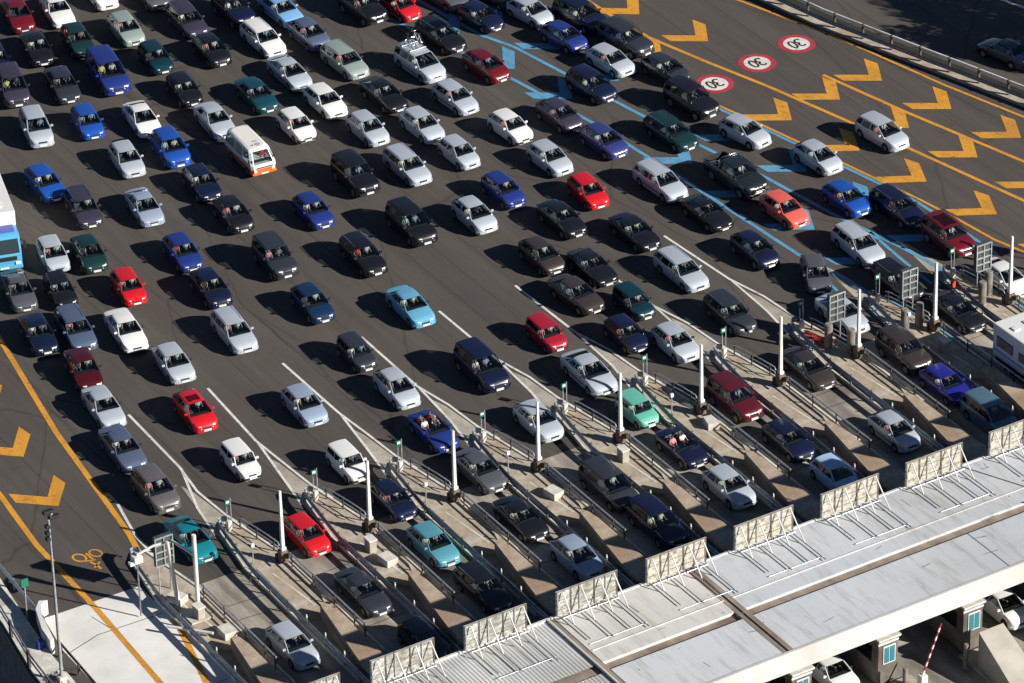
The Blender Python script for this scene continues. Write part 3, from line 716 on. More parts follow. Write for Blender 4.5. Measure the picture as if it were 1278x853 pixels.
def paintmark(name,c):
    m=noisy(name,tuple(x*.80 for x in c),c,1.4,.6,9,tuple(x*.75+.012 for x in c),(1,.5,1),lo=.36,hi=.50,fine=9); nt=m.node_tree; N=nt.nodes; L=nt.links; b=N['Principled BSDF']
    src=b.inputs['Base Color'].links[0].from_socket; tc=[n for n in N if n.type=='TEX_COORD'][0]
    n=N.new('ShaderNodeTexNoise'); n.inputs['Scale'].default_value=2.2; n.inputs['Detail'].default_value=12; n.inputs['Roughness'].default_value=.75; L.new(tc.outputs['Object'],n.inputs['Vector'])
    r=N.new('ShaderNodeValToRGB'); r.color_ramp.elements[0].position=.56; r.color_ramp.elements[1].position=.66; r.color_ramp.elements[0].color=(0,0,0,1); r.color_ramp.elements[1].color=(.75,.75,.75,1); L.new(n.outputs['Fac'],r.inputs['Fac'])
    x=N.new('ShaderNodeMixRGB'); L.new(r.outputs['Color'],x.inputs['Fac']); L.new(src,x.inputs['Color1']); x.inputs['Color2'].default_value=(.085,.076,.066,1); L.new(x.outputs['Color'],b.inputs['Base Color'])
    return m
M_yel=paintmark('orange road paint',(.72,.33,.035)); M_blu=paintmark('blue road paint',(.12,.36,.57)); M_whi=paintmark('white road paint',(.78,.76,.72))
M_redp=paintmark('red road paint',(.50,.045,.065)); M_blkp=paintmark('black road paint',(.02,.03,.02))
M_steel=noisy('galvanised steel',(.20,.22,.25),(.36,.38,.41),4,.45,4,metal=.6)
M_steelp=noisy('pale galvanised tube',(.42,.44,.46),(.60,.62,.64),5,.35,3,metal=.5)
M_rust=noisy('rusty post',(.05,.045,.04),(.12,.09,.07),6,.8)
M_whitep=noisy('white painted steel',(.66,.65,.62),(.80,.79,.76),3,.45,5,(.55,.50,.42))
M_boxb=noisy('brown grey cabinet',(.10,.075,.055),(.20,.15,.12),3,.7)
M_green=simple('green sign face',(.01,.16,.09),.4); M_roofw=noisy('pale roofing sheet',(.56,.58,.60),(.64,.66,.68),.22,.55,12,(.50,.50,.50),(1,.35,1),lo=.3,hi=.7,fine=9)
M_roof2=noisy('pale cream roofing',(.60,.59,.55),(.70,.69,.65),.4,.6,12,(.52,.49,.43),(1,.5,1),lo=.3,hi=.7,fine=9)
def roofing(name,c1,c2,stain):
    m=noisy(name,c1,c2,.25,.55,10,stain,(1,.3,1),lo=.3,hi=.7); nt=m.node_tree; N=nt.nodes; L=nt.links; b=N['Principled BSDF']
    src=b.inputs['Base Color'].links[0].from_socket
    tc=[n for n in N if n.type=='TEX_COORD'][0]; br=N.new('ShaderNodeTexBrick'); L.new(tc.outputs['Object'],br.inputs['Vector'])
    br.inputs['Scale'].default_value=1; br.inputs['Brick Width'].default_value=5.3; br.inputs['Row Height'].default_value=1.9; br.offset=.37; br.squash=.7; br.inputs['Mortar Size'].default_value=.018
    br.inputs['Color1'].default_value=(1,1,1,1); br.inputs['Color2'].default_value=(.90,.91,.93,1); br.inputs['Mortar'].default_value=(.80,.79,.77,1)
    x=N.new('ShaderNodeMixRGB'); x.blend_type='MULTIPLY'; x.inputs['Fac'].default_value=.42; L.new(src,x.inputs['Color1']); L.new(br.outputs['Color'],x.inputs['Color2'])
    n=N.new('ShaderNodeTexNoise'); n.inputs['Scale'].default_value=.9; n.inputs['Detail'].default_value=12; n.inputs['Roughness'].default_value=.7
    mp=N.new('ShaderNodeMapping'); mp.inputs['Scale'].default_value=(2.5,.35,1); L.new(tc.outputs['Object'],mp.inputs['Vector']); L.new(mp.outputs['Vector'],n.inputs['Vector'])
    r=N.new('ShaderNodeValToRGB'); r.color_ramp.elements[0].position=.50; r.color_ramp.elements[1].position=.72; r.color_ramp.elements[0].color=(1,1,1,1); r.color_ramp.elements[1].color=(.60,.55,.48,1); L.new(n.outputs['Fac'],r.inputs['Fac'])
    y=N.new('ShaderNodeMixRGB'); y.blend_type='MULTIPLY'; y.inputs['Fac'].default_value=.75; L.new(x.outputs['Color'],y.inputs['Color1']); L.new(r.outputs['Color'],y.inputs['Color2'])
    L.new(y.outputs['Color'],b.inputs['Base Color']); return m
M_roofw=roofing('pale roofing sheet',(.56,.59,.62),(.66,.68,.70),(.50,.51,.52)); M_roof2=roofing('pale cream roofing',(.60,.59,.56),(.70,.69,.65),(.50,.47,.42))
M_gutter=noisy('brown gutter stain',(.20,.155,.12),(.36,.30,.245),1.2,.9,8,(.15,.11,.09),(1,.4,1))
M_fascia=noisy('white fascia',(.56,.555,.53),(.66,.655,.63),.6,.5,6,(.50,.48,.44))
M_corr=noisy('corrugated sheet',(.58,.59,.59),(.72,.73,.72),.5,.45,7,(.46,.44,.41),(1,.3,1),metal=.15)
M_board=noisy('stained cream board back',(.16,.15,.12),(.50,.47,.39),2.6,.75,12,(.27,.26,.22),(1,1,1.4),lo=.34,hi=.52)
M_boardg=noisy('stained grey board back',(.14,.14,.12),(.50,.50,.45),3.4,.75,10,(.20,.19,.16),(1,1,1.4),lo=.36,hi=.56)
M_dkgnd=noisy('dark soil',(.012,.014,.010),(.03,.032,.02),.5,.95)
M_booth=noisy('grey booth panel',(.11,.095,.08),(.20,.175,.15),1.5,.6,8,(.08,.065,.05)); M_cyan=simple('blue green booth pane',(.035,.20,.24),.15,0,.3)
M_dark=simple('dark gap',(.01,.01,.011),.9)

def struct(name,mb,mats,**k):
    o=mb.build(name,mats,fix=False,**k); tag(o,kind='structure'); return o
# ground sheets
LE=[(-37.0,60),(-37.2,0),(-37.9,-9.6),(-38.65,-14.4),(-39.0,-20),(-39.4,-60)]
g=MB(); pl=[(LE[0][0]-300,400),(700,400),(700,-500),(-39.4,-500)]+LE[::-1]
g.sheet([(700,400),(-37,400)]+LE+[(-39.4,-500),(700,-500)],0); 
gr=struct('ground',g,[M_asph])
g=MB(); g.sheet([(-900,-600),(-30,-600),(-30,500),(-900,500)],-6); tag(g.build('lower_ground',M_dkgnd,fix=False),kind='structure')
g=MB()
for (a,b_) in zip(LE[:-1],LE[1:]):
    g.add([(a[0],a[1],0),(b_[0],b_[1],0),(b_[0],b_[1],-6),(a[0],a[1],-6)],[(0,1,2,3)])
g.build('retaining_wall',M_cyl,fix=False); o=bpy.data.objects['retaining_wall']; tag(o,'dark retaining wall dropping away below the left walkway','wall')
# toll lane concrete (slightly uneven joints are modelled as dark strips)
g=MB(); g.sheet([(-30.0,-12.05),(-30.0,-46),(30,-46),(31,-11.2),(20,-11.4)],.004); struct('toll_lane_pavement',g,[M_lane])
g=MB(); g.sheet([(-35.7,-10.25),(-36.2,-13.4),(-36.5,-46),(-30.0,-46),(-30.0,-10.35)],.008); struct('pale_slab_pavement',g,[M_pale])
g=MB()
for i in range(-1,9):
    x0=-22.49+5.43*i
    for y in (-14.6,-16.1,-20.4,-24.5): g.band([(x0+.35,y+random.uniform(-.1,.1)),(x0+3.2,y+random.uniform(-.25,.1))],.045,.008)
g.band([(-36.2,-13.9),(-34,-13.2),(-30.2,-13.3)],.05,.012); g.band([(-33.5,-11.5),(-33.1,-13.3)],.04,.012); g.band([(-36.4,-21),(-30.2,-20.5)],.05,.012)
struct('pavement_joints',g,[M_dark])
# road markings
def mark(mb,name,m): struct(name,mb,[m])
Y=MB()
YL=[([(-24.0,22),(-24.8,16.8),(-26.7,5.9),(-28.07,-5.4),(-30.35,-16.3),(-31.3,-20.3),(-33,-30)],.33),
([(-31.6,14),(-32.26,1.86),(-32.83,-3.7),(-32.94,-11),(-33.3,-18.9),(-33.9,-32)],.33),
([(25.6,48),(26.4,40),(26.87,33.7),(27.0,31.0),(27.35,27.2),(28.6,22.3),(29.97,17.47),(32.17,8.14),(34.6,-3.24),(36,-12)],.27),
([(33.75,16.75),(35.24,9.84),(37.5,.8),(39,-5),(40.5,-14)],.27),
([(33,35),(35.08,28.46),(37.39,20.78),(39.4,11.26),(41.0,5.19),(42.6,-1)],.2),
([(25.6,18.6),(26.05,16.65),(26.85,13.13),(27.4,10.49),(28.25,6.29),(28.95,2.75),(29.45,.3),(29.95,-3.04),(30.3,-6.1),(30.9,-8.3),(31.6,-12)],.2)]
for p,w in YL: Y.band(p,w,.014)
def chev(mb,ax,ay,rot=0,s=1,z=.011):
    P=[(-2.12,2.39),(-.25,1.13),(.78,3.12),(1.12,2.06),(0,0),(-2.03,1.35)]
    c,n=math.cos(R(rot)),math.sin(R(rot))
    mb.add([(ax+s*(x*c-y*n),ay+s*(x*n+y*c),z) for x,y in P],[(1,2,3,4),(0,1,4,5)])
for a in [(36.43,14.01,0),(37.86,8.52,0),(39.23,3.09,1),(40.5,-2.4,1),(32.76,13.44,0),(34.2,8.0,0),(35.5,2.6,0),(36.7,-2.8,1),(38,-8.3,1),(28.69,12.91,1),(29.95,7.35,3),(31.1,1.89,4),(32.27,-3.72,4),(33.4,-9.5,4),
   (30.24,24.66,-1),(28.6,30.3,-3),(26.9,35.9,-4),(26.6,24.5,1),(25.0,30.2,-1),(23.3,36,-3),(-30.06,-.95,-8),(-29.4,4.64,-8),(-28.4,10.2,-8),(-27.2,15.8,-8)]: chev(Y,*a)
mark(Y,'orange_road_marking',M_yel)
B=MB()
for p,w in [([(16.6,46),(17.57,40.27),(18.5,33.5),(19.4,31.0),(20.25,25.5),(20.83,21.17),(21.35,17.9),(22.05,13.68),(23.22,7.6),(24.03,1.76),(24.62,-1.0),(25.4,-5.3),(25.75,-8.3)],.27),
 ([(13.2,46),(14.3,40)],.27),([(14.2,41),(16.0,33.5),(17.2,26.0),(18.2,19.0),(18.75,12.0),(19.35,1.97),(19.51,-1.0),(19.94,-3.89),(20.33,-6.61),(20.5,-8.2)],.27),
 ([(24.61,-1.2),(24.3,-5),(24.1,-8.2)],.22),([(19.6,-1.2),(19.1,-5),(18.75,-8.2)],.2),
 ([(25.3,18.5),(25.75,16.6),(26.55,13.13),(27.1,10.49),(27.95,6.29),(28.65,2.75),(29.12,0.2),(29.35,-4.5),(29.4,-7.6)],.26)]: B.band(p,w,.0165)
for a in [(20.41,11.78,1),(18.74,22.97,-1),(17.85,28.45,-3),(17.35,34.5,-5),(21.3,6.2,2),(22.06,.9,3),(22.8,-4.5,3),(22.5,23.35,-1),(21.7,29.05,-2),(20.84,34.8,-4),(24.7,12.4,0),(25.75,7.0,1),(26.7,1.3,3),(27.45,-4.3,4)]: chev(B,*a,z=.009)
mark(B,'blue_road_marking',M_blu)
Wm=MB()
J=[.1-.2,-.63,-.68,-.93,-1.0,-1.04,-1.05,-1.03,0,0]
S0=[.1,-.2,-.70,-.85,-1.0,-1.15,-1.25,-1.45]
for i in range(0,8):
    x0=-22.49+5.43*i; j=(x0+J[i],-1.2)
    Wm.band([(x0+S0[i],5.3),j],.16,.0125)
    Wm.band([(j[0]+.02,j[1]-.1),(x0-1.25,-5.4),(x0-1.7,-8.3)],.15,.0125)
    Wm.band([(j[0],j[1]+.05),(x0-.46,-3.9),(x0-.28,-6.8),(x0+.05,-8.6)],.15,.019)
Wm.band([(-27.24,-2.6),(-27.9,-6),(-28.0,-9.0)],.16,.0125); Wm.band([(49.3,30),(49.45,18.8),(50.0,17.0),(51.5,5)],.25,.0125)
mark(Wm,'white_road_marking',M_whi)
# pale concrete gore between the diverging lines
Gm=MB()
for i in range(0,10):
    x0=-22.49+5.43*i; Gm.sheet([(x0-1.15,-4.4),(x0-1.65,-8.2),(x0-2.0,-12.1),(x0+.25,-12.1),(x0-.35,-7.4),(x0-.66,-3.9),(x0-.95,-2.9)],.0035)
struct('gore_pavement',Gm,[M_conc])
# painted 30 speed roundels
def digits(mb,cx,cy,s,z,mi):
    def arc(ox,oy,rx,ry,a0,a1,n=14): return [(ox+rx*math.cos(R(a0+(a1-a0)*i/n)),oy+ry*math.sin(R(a0+(a1-a0)*i/n))) for i in range(n+1)]
    g3=arc(-.42,.36,.30,.34,150,-80)+arc(-.42,-.36,.34,.38,80,-150); g0=arc(.42,0,.30,.70,90,450,22)
    for gl in (g3,g0): mb.band([(cx-x*s,cy-y*s) for x,y in gl],.22*s,z,mi)
for k,(x,y) in enumerate([(34.78,21.19),(31.19,20.43),(27.36,19.61)]):
    m=MB(); n=40
    ci=lambda r:[(x+r*math.cos(2*math.pi*i/n),y+r*1.04*math.sin(2*math.pi*i/n)) for i in range(n)]
    m.sheet(ci(1.22),.010,0); m.sheet(ci(.86),.0145,1); digits(m,x,y,.66,.0185,2)
    mark(m,'speed_road_marking',M_redp); o=bpy.data.objects[-1] if False else None
    ob=[q for q in COL.objects if q.name.startswith('speed_road_marking')][-1]; ob.data.materials.append(M_whi); ob.data.materials.append(M_blkp)
# motorcycle pictogram, bottom left
m=MB(); n=24
def ring(cx,cy,rx,ry,w,rot): 
    c,s=math.cos(R(rot)),math.sin(R(rot)); p=[(cx+rx*math.cos(2*math.pi*i/n)*c-ry*math.sin(2*math.pi*i/n)*s,cy+rx*math.cos(2*math.pi*i/n)*s+ry*math.sin(2*math.pi*i/n)*c) for i in range(n+1)]; m.band(p,w,.0115)
ring(-31.45,-6.15,.30,.42,.12,20); ring(-30.50,-6.22,.28,.40,.10,20)
m.band([(-30.95,-5.95),(-30.9,-6.75)],.13,.0115); m.band([(-31.15,-6.8),(-31.0,-7.25),(-30.95,-7.75)],.15,.0115); m.band([(-31.2,-7.45),(-30.7,-7.1)],.13,.0115); m.band([(-31.4,-6.6),(-30.8,-6.8)],.1,.0115)
mark(m,'motorcycle_road_marking',M_yel)
# ================================================================ TOLL ISLANDS
def X0(i): return -22.49+5.43*i
def nth(i): return ORD[i+1]
MBs={}
def place(root,first,x,y=0,z=0):
    pass
# --- island with kerb and raised tongue
def island(x0):
    m=MB(); m.prism([(x0-.75,-7.6),(x0-1.35,-8.4),(x0-1.95,-12.2),(x0-2.0,-34),(x0+.30,-34),(x0+.32,-12.2),(x0-.28,-8.0)],.0,.15)
    o=m.build('toll_island',M_isl)
    k=MB(); P=[(x0-.33,-7.75),(x0-.22,-8.4),(x0+.38,-12.2),(x0+.38,-24.5)]; k.strip(P,0,.21,0,.14); k.build('kerb',M_curb,o)
    k=MB(); k.strip([(x0-.75,-7.55),(x0-1.42,-8.35),(x0-2.02,-12.2),(x0-2.06,-24.5)],0,.21,0,.10); k.build('kerb',M_curb,o)
    t=MB(); t.prism([(x0-1.65,-12.9),(x0-.02,-13.2),(x0-.02,-17.0),(x0-.45,-18.5),(x0-.82,-18.8),(x0-1.2,-18.6),(x0-1.78,-17.6)],.15,.34); pf=t.build('raised_platform',M_isl,o)
    t=MB(); t.band([(-1.15+x0,-13.7),(-.92+x0,-15.6),(-.72+x0,-17.6)],.10,.346); t.build('painted_stripe',M_curb,pf,fix=False)
    t=MB(); t.strip([(x0-1.75,-13.0),(x0-1.85,-17.4)],.15,.36,0,.08); t.build('edge_strip',M_steelp,o)
    return o
isl=None
for i in range(-1,10):
    if isl is None: isl=island(0); it=tree_of(isl); o=isl
    else: o=copy_tree(isl,it)
    o.location.x=X0(i); tag(o,'buff concrete base of the %s toll island from the left'%nth(i),'toll island','concrete islands between toll lanes')
for i in (8,9):
    k=MB(); x0=X0(i); k.band([(x0-.33,-7.75),(x0-.22,-8.4),(x0+.38,-12.2),(x0+.38,-14.5)],.13,.216); k.band([(x0-1.55,-8.6),(x0-1.98,-11.9)],.25,.156)
    c=[q for q in COL.objects if q.name.startswith('toll_island') and abs(q.location.x-x0)<.1 and q.parent is None][0]
    q=k.build('painted_kerb',M_blu,None,fix=False); q.parent=c; q.location.x=-x0; tag(q,kind='stuff')
# --- guard rail (W-beam) on the left of each island
def wbeam(m,pts,z0,z1,t=.05):
    P=[Vector((p[0],p[1])) for p in pts];k=len(P);prof=[(0,0),(.05,.18),(.0,.36),(.0,.64),(.05,.82),(0,1)]
    vs=[]
    for i,p in enumerate(P):
        d=(P[min(i+1,k-1)]-P[max(i-1,0)]).normalized(); n=Vector((-d.y,d.x))
        for a,b in prof: q=p+n*(a-.025); vs.append((q.x,q.y,z0+(z1-z0)*b))
        for a,b in prof[::-1]: q=p+n*(a-.045); vs.append((q.x,q.y,z0+(z1-z0)*b))
    n=12; fs=[]
    for i in range(k-1):
        for j in range(n): fs.append((i*n+j,i*n+(j+1)%n,(i+1)*n+(j+1)%n,(i+1)*n+j))
    m.add(vs,fs,0)
def left_rail():
    o=empty('guard_rail')
    m=MB(); pts=[(-.95,-8.25),(-1.0,-8.08),(-1.17,-7.98),(-1.37,-8.08),(-1.5,-8.4),(-1.62,-9.2),(-1.95,-11.9),(-2.08,-13.2),(-2.12,-18),(-2.12,-26),(-2.12,-33.5)]
    wbeam(m,pts,.50,.86); m.build('beam',M_steel,o)
    for y,x in ((-9.2,-1.56),(-10.8,-1.76),(-12.9,-2.0),(-15,-2.05),(-17,-2.05),(-19,-2.05),(-21,-2.05),(-23,-2.05),(-25.5,-2.05)):
        m=MB(); m.box(x-.03,x+.03,y-.05,y+.05,.1,.88); po=m.build('post',M_steel,o)
        if y in (-19,-21,-23): 
            m=MB(); m.cyl(x,y,.88,1.06,.055,8,0,.03); m.build('reflector_cap',M_whitep,po)
    return o
def right_rail():
    o=empty('tube_rail')
    for z in (.92,.62):
        m=MB(); m.tube([(-.42,-8.5,z-.1),(-.35,-8.9,z),(.02,-10.9,z),(.16,-12.0,z),(.16,-12.12,z-.15)],.035,6); m.build('tube',M_steelp,o)
    for x,y in ((-.38,-8.7),(-.12,-10.1),(.12,-11.6)):
        m=MB(); m.tube([(x,y,.1),(x,y,.85),(x+.08,y,.95)],.05,6); m.build('post',M_rust,o)
    return o
def right_rail2():
    o=empty('lane_rail')
    m=MB(); m.tube([(.17,-13.3,.95),(.20,-17,.95),(.20,-21.4,.95)],.05,7); m.build('tube',M_steelp,o)
    m=MB(); m.strip([(.17,-13.3),(.20,-17),(.20,-21.4)],.5,.68,0,.03); m.build('beam',M_steel,o)
    for y in (-13.5,-15.8,-18.1,-20.2,-21.3):
        m=MB(); m.tube([(.17,y,.1),(.17,y,1.02)],.045,6); m.build('post',M_rust,o)
    return o
def nose_sign():
    o=empty('signal_post')
    m=MB(); m.tube([(-.62,-8.15,.1),(-.62,-8.15,1.95)],.03,6); m.build('post',M_steelp,o)
    m=MB(); m.tube([(-.92,-8.25,.1),(-.92,-8.25,1.55)],.03,6); m.build('post',M_steelp,o)
    m=MB(); m.box(-.98,-.68,-8.22,-8.13,1.60,1.92,0,None,.02); f=m.build('sign_box',M_green,o)
    m=MB(); m.box(-.94,-.74,-8.245,-8.222,1.74,1.88); m.build('symbol',M_whitep,f)
    m=MB(); m.box(-1.02,-.78,-8.55,-8.3,.15,.72,0,None,.03); m.build('control_box',M_whitep,o)
    return o
def pole():
    o=empty('barrier_pole')
    m=MB(); m.box(-.22,.22,-13.05,-12.6,.1,.95,0,None,.03); m.build('cabinet',M_boxb,o)
    m=MB(); m.box(-.30,-.02,-12.62,-12.42,.15,.6,0,None,.02); m.box(.0,.25,-13.3,-13.08,.6,.85,0,None,.02); m.build('motor_box',M_rust,o)
    m=MB(); m.box(-.14,.16,-12.98,-12.68,.95,1.15,0,None,.04); m.build('hinge_cover',M_whitep,o)
    m=MB(); m.tube([(0,-12.82,1.0),(0,-12.82,4.75)],.135,4,0,True,None,.085); m.build('boom_arm',M_whitep,o)
    return o
def wedge():
    m=MB()
    P=[(-1.0,-18.6),(-.72,-18.5),(-.52,-18.8),(-.42,-19.6),(-.42,-34.0),(-1.85,-34.0),(-1.85,-24.2),(-1.55,-22.2)]
    m.prism(P,.14,1.02); o=m.build('deflector_wall',M_wedge)
    bm=bmesh.new(); bm.from_mesh(o.data); bmesh.ops.bevel(bm,geom=[e for e in bm.edges if all(v.co.z>1 for v in e.verts)],offset=.035,segments=2,affect='EDGES'); bm.to_mesh(o.data); bm.free()
    m=MB(); m.strip([(-1.03,-18.8),(-1.58,-22.2),(-1.88,-24.2)],.72,.80,0,.03); m.build('side_strip',M_steel,o)
    return o
def multi(fn,rng,label,cat,group,skip=()):
    first=None;t=None;out={}
    for i in rng:
        if i in skip: continue
        if first is None: first=fn(); t=tree_of(first); o=first
        else: o=copy_tree(first,t)
        o.location.x=X0(i); tag(o,label%nth(i),cat,group); out[i]=o
    return out
multi(left_rail,range(-1,10),'grey crash rail along the left side of the %s toll island','guard rail','crash rails of the toll islands')
multi(right_rail,range(0,10),'short double tube rail beside the nose of the %s toll island','rail','nose tube rails')
multi(right_rail2,range(-1,10),'pale tube rail right of the %s toll island from the left','rail','tube rails along toll lanes')
multi(nose_sign,range(0,10),'small green sign on the nose of the %s toll island from left','sign','green nose signs')
PO=multi(pole,range(0,10),'upright white barrier pole on the %s toll island from the left','barrier','raised white barrier poles')
tl={0:(-2.5,4),1:(-1.8,3),2:(-2.2,2)}
multi(wedge,range(-1,10),'buff concrete deflector wall on the %s toll island from the left','wall','tapered deflector walls')
# small clutter on the islands
def cl(name,label,cat,fn,group=None):
    o=fn(); o.name=name; tag(o,label,cat,group); return o
def bollard(h=1.6):
    m=MB(); m.cyl(0,0,0,h,.24,16); m.cyl(0,0,h,h+.04,.20,16); return m.build('bollard',M_cyl)
b0=None
for k,(i,dx,y,wd) in enumerate([(7,-.75,-10.9,'left'),(7,.0,-12.1,'right'),(8,-1.55,-12.0,'left'),(8,-.45,-11.9,'right'),(9,-1.4,-12.0,'left'),(9,-.35,-11.2,'right')]):
    if b0 is None: b0=bollard(); o=b0
    else: o=b0.copy(); COL.objects.link(o)
    o.location=(X0(i)+dx,y,.1); tag(o,'round grey concrete bollard, %s one of two on the %s toll island'%(wd,nth(i)),'bollard','round concrete bollards')
def small_box():
    o=empty('ticket_cabinet'); m=MB(); m.box(-.22,.22,-.3,.3,0,.75,0,None,.04); m.build('cabinet_body',M_conc,o)
    m=MB(); m.box(-.26,.26,-.34,.34,.75,.82,0,None,.02); m.build('lid',M_curb,o); return o
for k,i in enumerate((-1,1,4,8)):
    if k==0: sb=small_box(); st=tree_of(sb); o=sb
    else: o=copy_tree(sb,st)
    o.location=(X0(i)-1.05,-14.2-(i%3)*.5,.34); o.rotation_euler.z=.1*(i%3-1); tag(o,'squat concrete cabinet behind the pole of the %s toll island'%nth(i),'cabinet','squat concrete cabinets')
def cam_post():
    o=empty('sensor_post'); m=MB(); m.tube([(0,0,0),(0,0,1.5)],.035,6); m.build('post',M_steelp,o)
    m=MB(); m.box(-.10,.10,-.08,.08,1.5,1.72,0,None,.03); m.build('sensor_head',M_whitep,o); return o
for k,i in enumerate((0,2,3,5,8)):
    if k==0: sb=cam_post(); st=tree_of(sb); o=sb
    else: o=copy_tree(sb,st)
    o.location=(X0(i)-1.72,-12.6+(i%2)*.2,.15); tag(o,'thin white sensor post near the pole of the %s toll island'%nth(i),'post','thin sensor posts')
def hoop():
    o=empty('hoop_rail'); m=MB(); m.tube([(0,0,.0),(0,0,.45),(.25,-.7,.5),(.55,-1.3,.5),(.55,-1.3,.0)],.03,6); m.tube([(.28,-.7,0),(.27,-.7,.5)],.025,6); m.build('tube',M_rust,o); return o
for k,i in enumerate(range(0,9)):
    if k==0: sb=hoop(); st=tree_of(sb); o=sb
    else: o=copy_tree(sb,st)
    o.location=(X0(i)-2.45,-12.6,.0); o.rotation_euler.z=R(-12+5*(i%3)); tag(o,'low bent dark hoop rail at lane edge by %s toll island'%nth(i),'rail','low bent hoop rails')
# boxes lying about
def crate():
    m=MB(); m.prism([(-.35,-.45),(.35,-.5),(.4,.4),(-.3,.45)],0,.42); return m.build('concrete_block',M_curb)
for k,(i,dx,y,r) in enumerate([(1,-.9,-16.2,10),(-1,-.6,-17.4,4),(-1,-1.3,-13.2,30),(5,-.4,-14.4,-10),(3,-.8,-15.6,14)]):
    if k==0: c0=crate(); o=c0
    else: o=c0.copy(); COL.objects.link(o)
    o.location=(X0(i)+dx,y,.34); o.rotation_euler.z=R(r)
    tag(o,'pale concrete block %s on the %s toll island'%(['mid-length','at the far end','nearest the pole','just past the pole','halfway along'][k],nth(i)),'block','loose concrete blocks')
m=MB()
for (a,b_) in (((-1.35,-9.1),(-.25,-10.7)),((-1.1,-9.9),(-.75,-11.0)),((-.95,-8.9),(-.6,-10.2))): m.band([a,b_],.18,.34,0,.12)
o=m.build('fallen_red_board',simple('faded red paint',(.40,.04,.04),.6)); o.location.x=X0(7); tag(o,'broken faded red boards lying on the eighth toll island'.replace('eighth',nth(7)),'board')
m=MB(); m.tube([(0,0,0),(0,0,.75)],.05,8); m.disc((0,-.02,.95),'y',.26,.30,20); bm_=m.build('warning_beacon',simple('orange red plastic',(.75,.08,.03),.4)); bm_.location=(X0(9)-2.0,-10.05,.0); bm_.scale=(.8,.8,.9); tag(bm_,'round orange-red warning disc on an island nose, right side','beacon')
# --- signal frames seen from behind
def frame():
    o=empty('signal_display')
    for x in (-.34,.34):
        m=MB(); m.tube([(x,0,.0),(x,0,3.6)],.045,6); m.build('post',M_steelp,o)
    m=MB(); m.box(-.52,.52,-.10,.16,1.75,3.6,0,None,.02); m.build('display_box',simple('grey green display box',(.06,.075,.07),.5),o)
    m=MB()
    for z in (1.8,2.25,2.68,3.12,3.56): m.box(-.55,.55,-.16,-.115,z-.035,z+.035)
    for x in (-.52,0,.52): m.box(x-.03,x+.03,-.18,-.165,1.75,3.6)
    m.build('back_frame',M_steelp,o); return o
fr=None
for k,(x,y,lb) in enumerate([(15.75,-10.2,'eighth'),(20.85,-10.3,'ninth'),(26.2,-10.3,'tenth'),(-29.1,-11.7,'leftmost'),(31.6,-10.0,'eleventh')]):
    if fr is None: fr=frame(); ft=tree_of(fr); o=fr
    else: o=copy_tree(fr,ft)
    o.location=(x,y,.1 if x<0 else -.45); tag(o,'two-post dark signal display above the %s toll island seen from behind'%lb,'signal','overhead lane signals')
o=copy_tree(PO[3],tree_of(PO[3])); o.location.x=X0(10); tag(o,'upright white barrier pole on the eleventh toll island from the left','barrier','raised white barrier poles')
# --- white truss portal over the leftmost island
o=empty('portal_frame'); tag(o,'white bent tube portal frame over the leftmost toll island','frame')
m=MB(); m.tube([(-28.75,-14.75,.2),(-28.75,-14.75,5.3)],.12,8); m.build('post',M_whitep,o)
m=MB(); m.tube([(-29.3,-13.55,.2),(-29.75,-13.6,4.6)],.14,8,0,True,None,.10); m.build('post',M_whitep,o)
m=MB(); m.tube([(-31.3,-13.0,4.0),(-30.4,-13.2,4.35),(-29.45,-13.5,4.5),(-28.75,-14.7,4.0)],.075,6); m.build('crossbar',M_whitep,o)
m=MB(); m.box(-31.55,-31.05,-13.25,-12.75,3.55,3.95,0,None,.05); m.box(-31.8,-31.5,-13.2,-12.9,3.5,3.7,0,None,.03); m.build('camera_housing',M_whitep,o)
m=MB(); m.tube([(-31.3,-13.0,.1),(-31.3,-13.0,3.6)],.05,6); m.build('post',M_steel,o)
m=MB(); m.box(-29.6,-28.3,-15.6,-14.2,.15,.42,0,None,.03); m.build('footing',M_curb,o)
m=MB(); m.tube([(-30.9,-15.2,.55),(-29.2,-17.2,.6)],.09,6); b_=m.build('boom_arm',M_whitep); tag(b_,'lowered white boom lying along the leftmost toll island','barrier')
# --- left lamp post, walkway rails, small sign
o=empty('lamp_post',(-37.6,-16.1,0)); tag(o,'tall thin grey lamp post with camera cluster at left edge','lamp post')
m=MB(); m.tube([(0,0,0),(0,0,10.2)],.10,10,0,True,None,.06); m.build('post',M_steelp,o)
m=MB(); m.box(-.22,.22,-.22,.22,0,.5,0,None,.04); m.build('base',M_curb,o)
m=MB(); m.tube([(0,0,10.15),(.25,.1,10.45),(.15,.1,10.7)],.05,6); m.build('bracket',M_whitep,o)
for a,b_,c in ((.05,.10,10.65),(.35,.1,10.25),(-.1,0,9.85),(-.12,0,9.45),(-.12,0,9.1)):
    m=MB(); s_=.30 if c>10 else .12
    m.box(a-s_,a+s_,b_-.14,b_+.14,c-.08,c+.10,0,Matrix.Rotation(0,4,'X'),.04); m.build('lamp_head',M_trim,o)
o=empty('walkway_rail'); tag(o,'steel crash rail on the road side of the left walkway','guard rail')
m=MB(); wbeam(m,[(-35.6,4),(-35.8,-5.4),(-36.1,-11.3)],.5,.86); m.build('beam',M_steelp,o)
for y in (2,-1,-4,-7,-10):
    m=MB(); m.box(-35.86,-35.78,y-.05,y+.05,0,.8); m.build('post',M_steel,o)
o=empty('parapet_rail'); tag(o,'dark parapet rail on the outer edge of the left walkway','railing')
for z in (.8,1.15):
    m=MB(); m.tube([(-37.2,4,z),(-37.8,-9.5,z),(-38.55,-14.6,z),(-38.9,-20,z),(-39.2,-32,z)],.05,6); m.build('tube',M_steel,o)
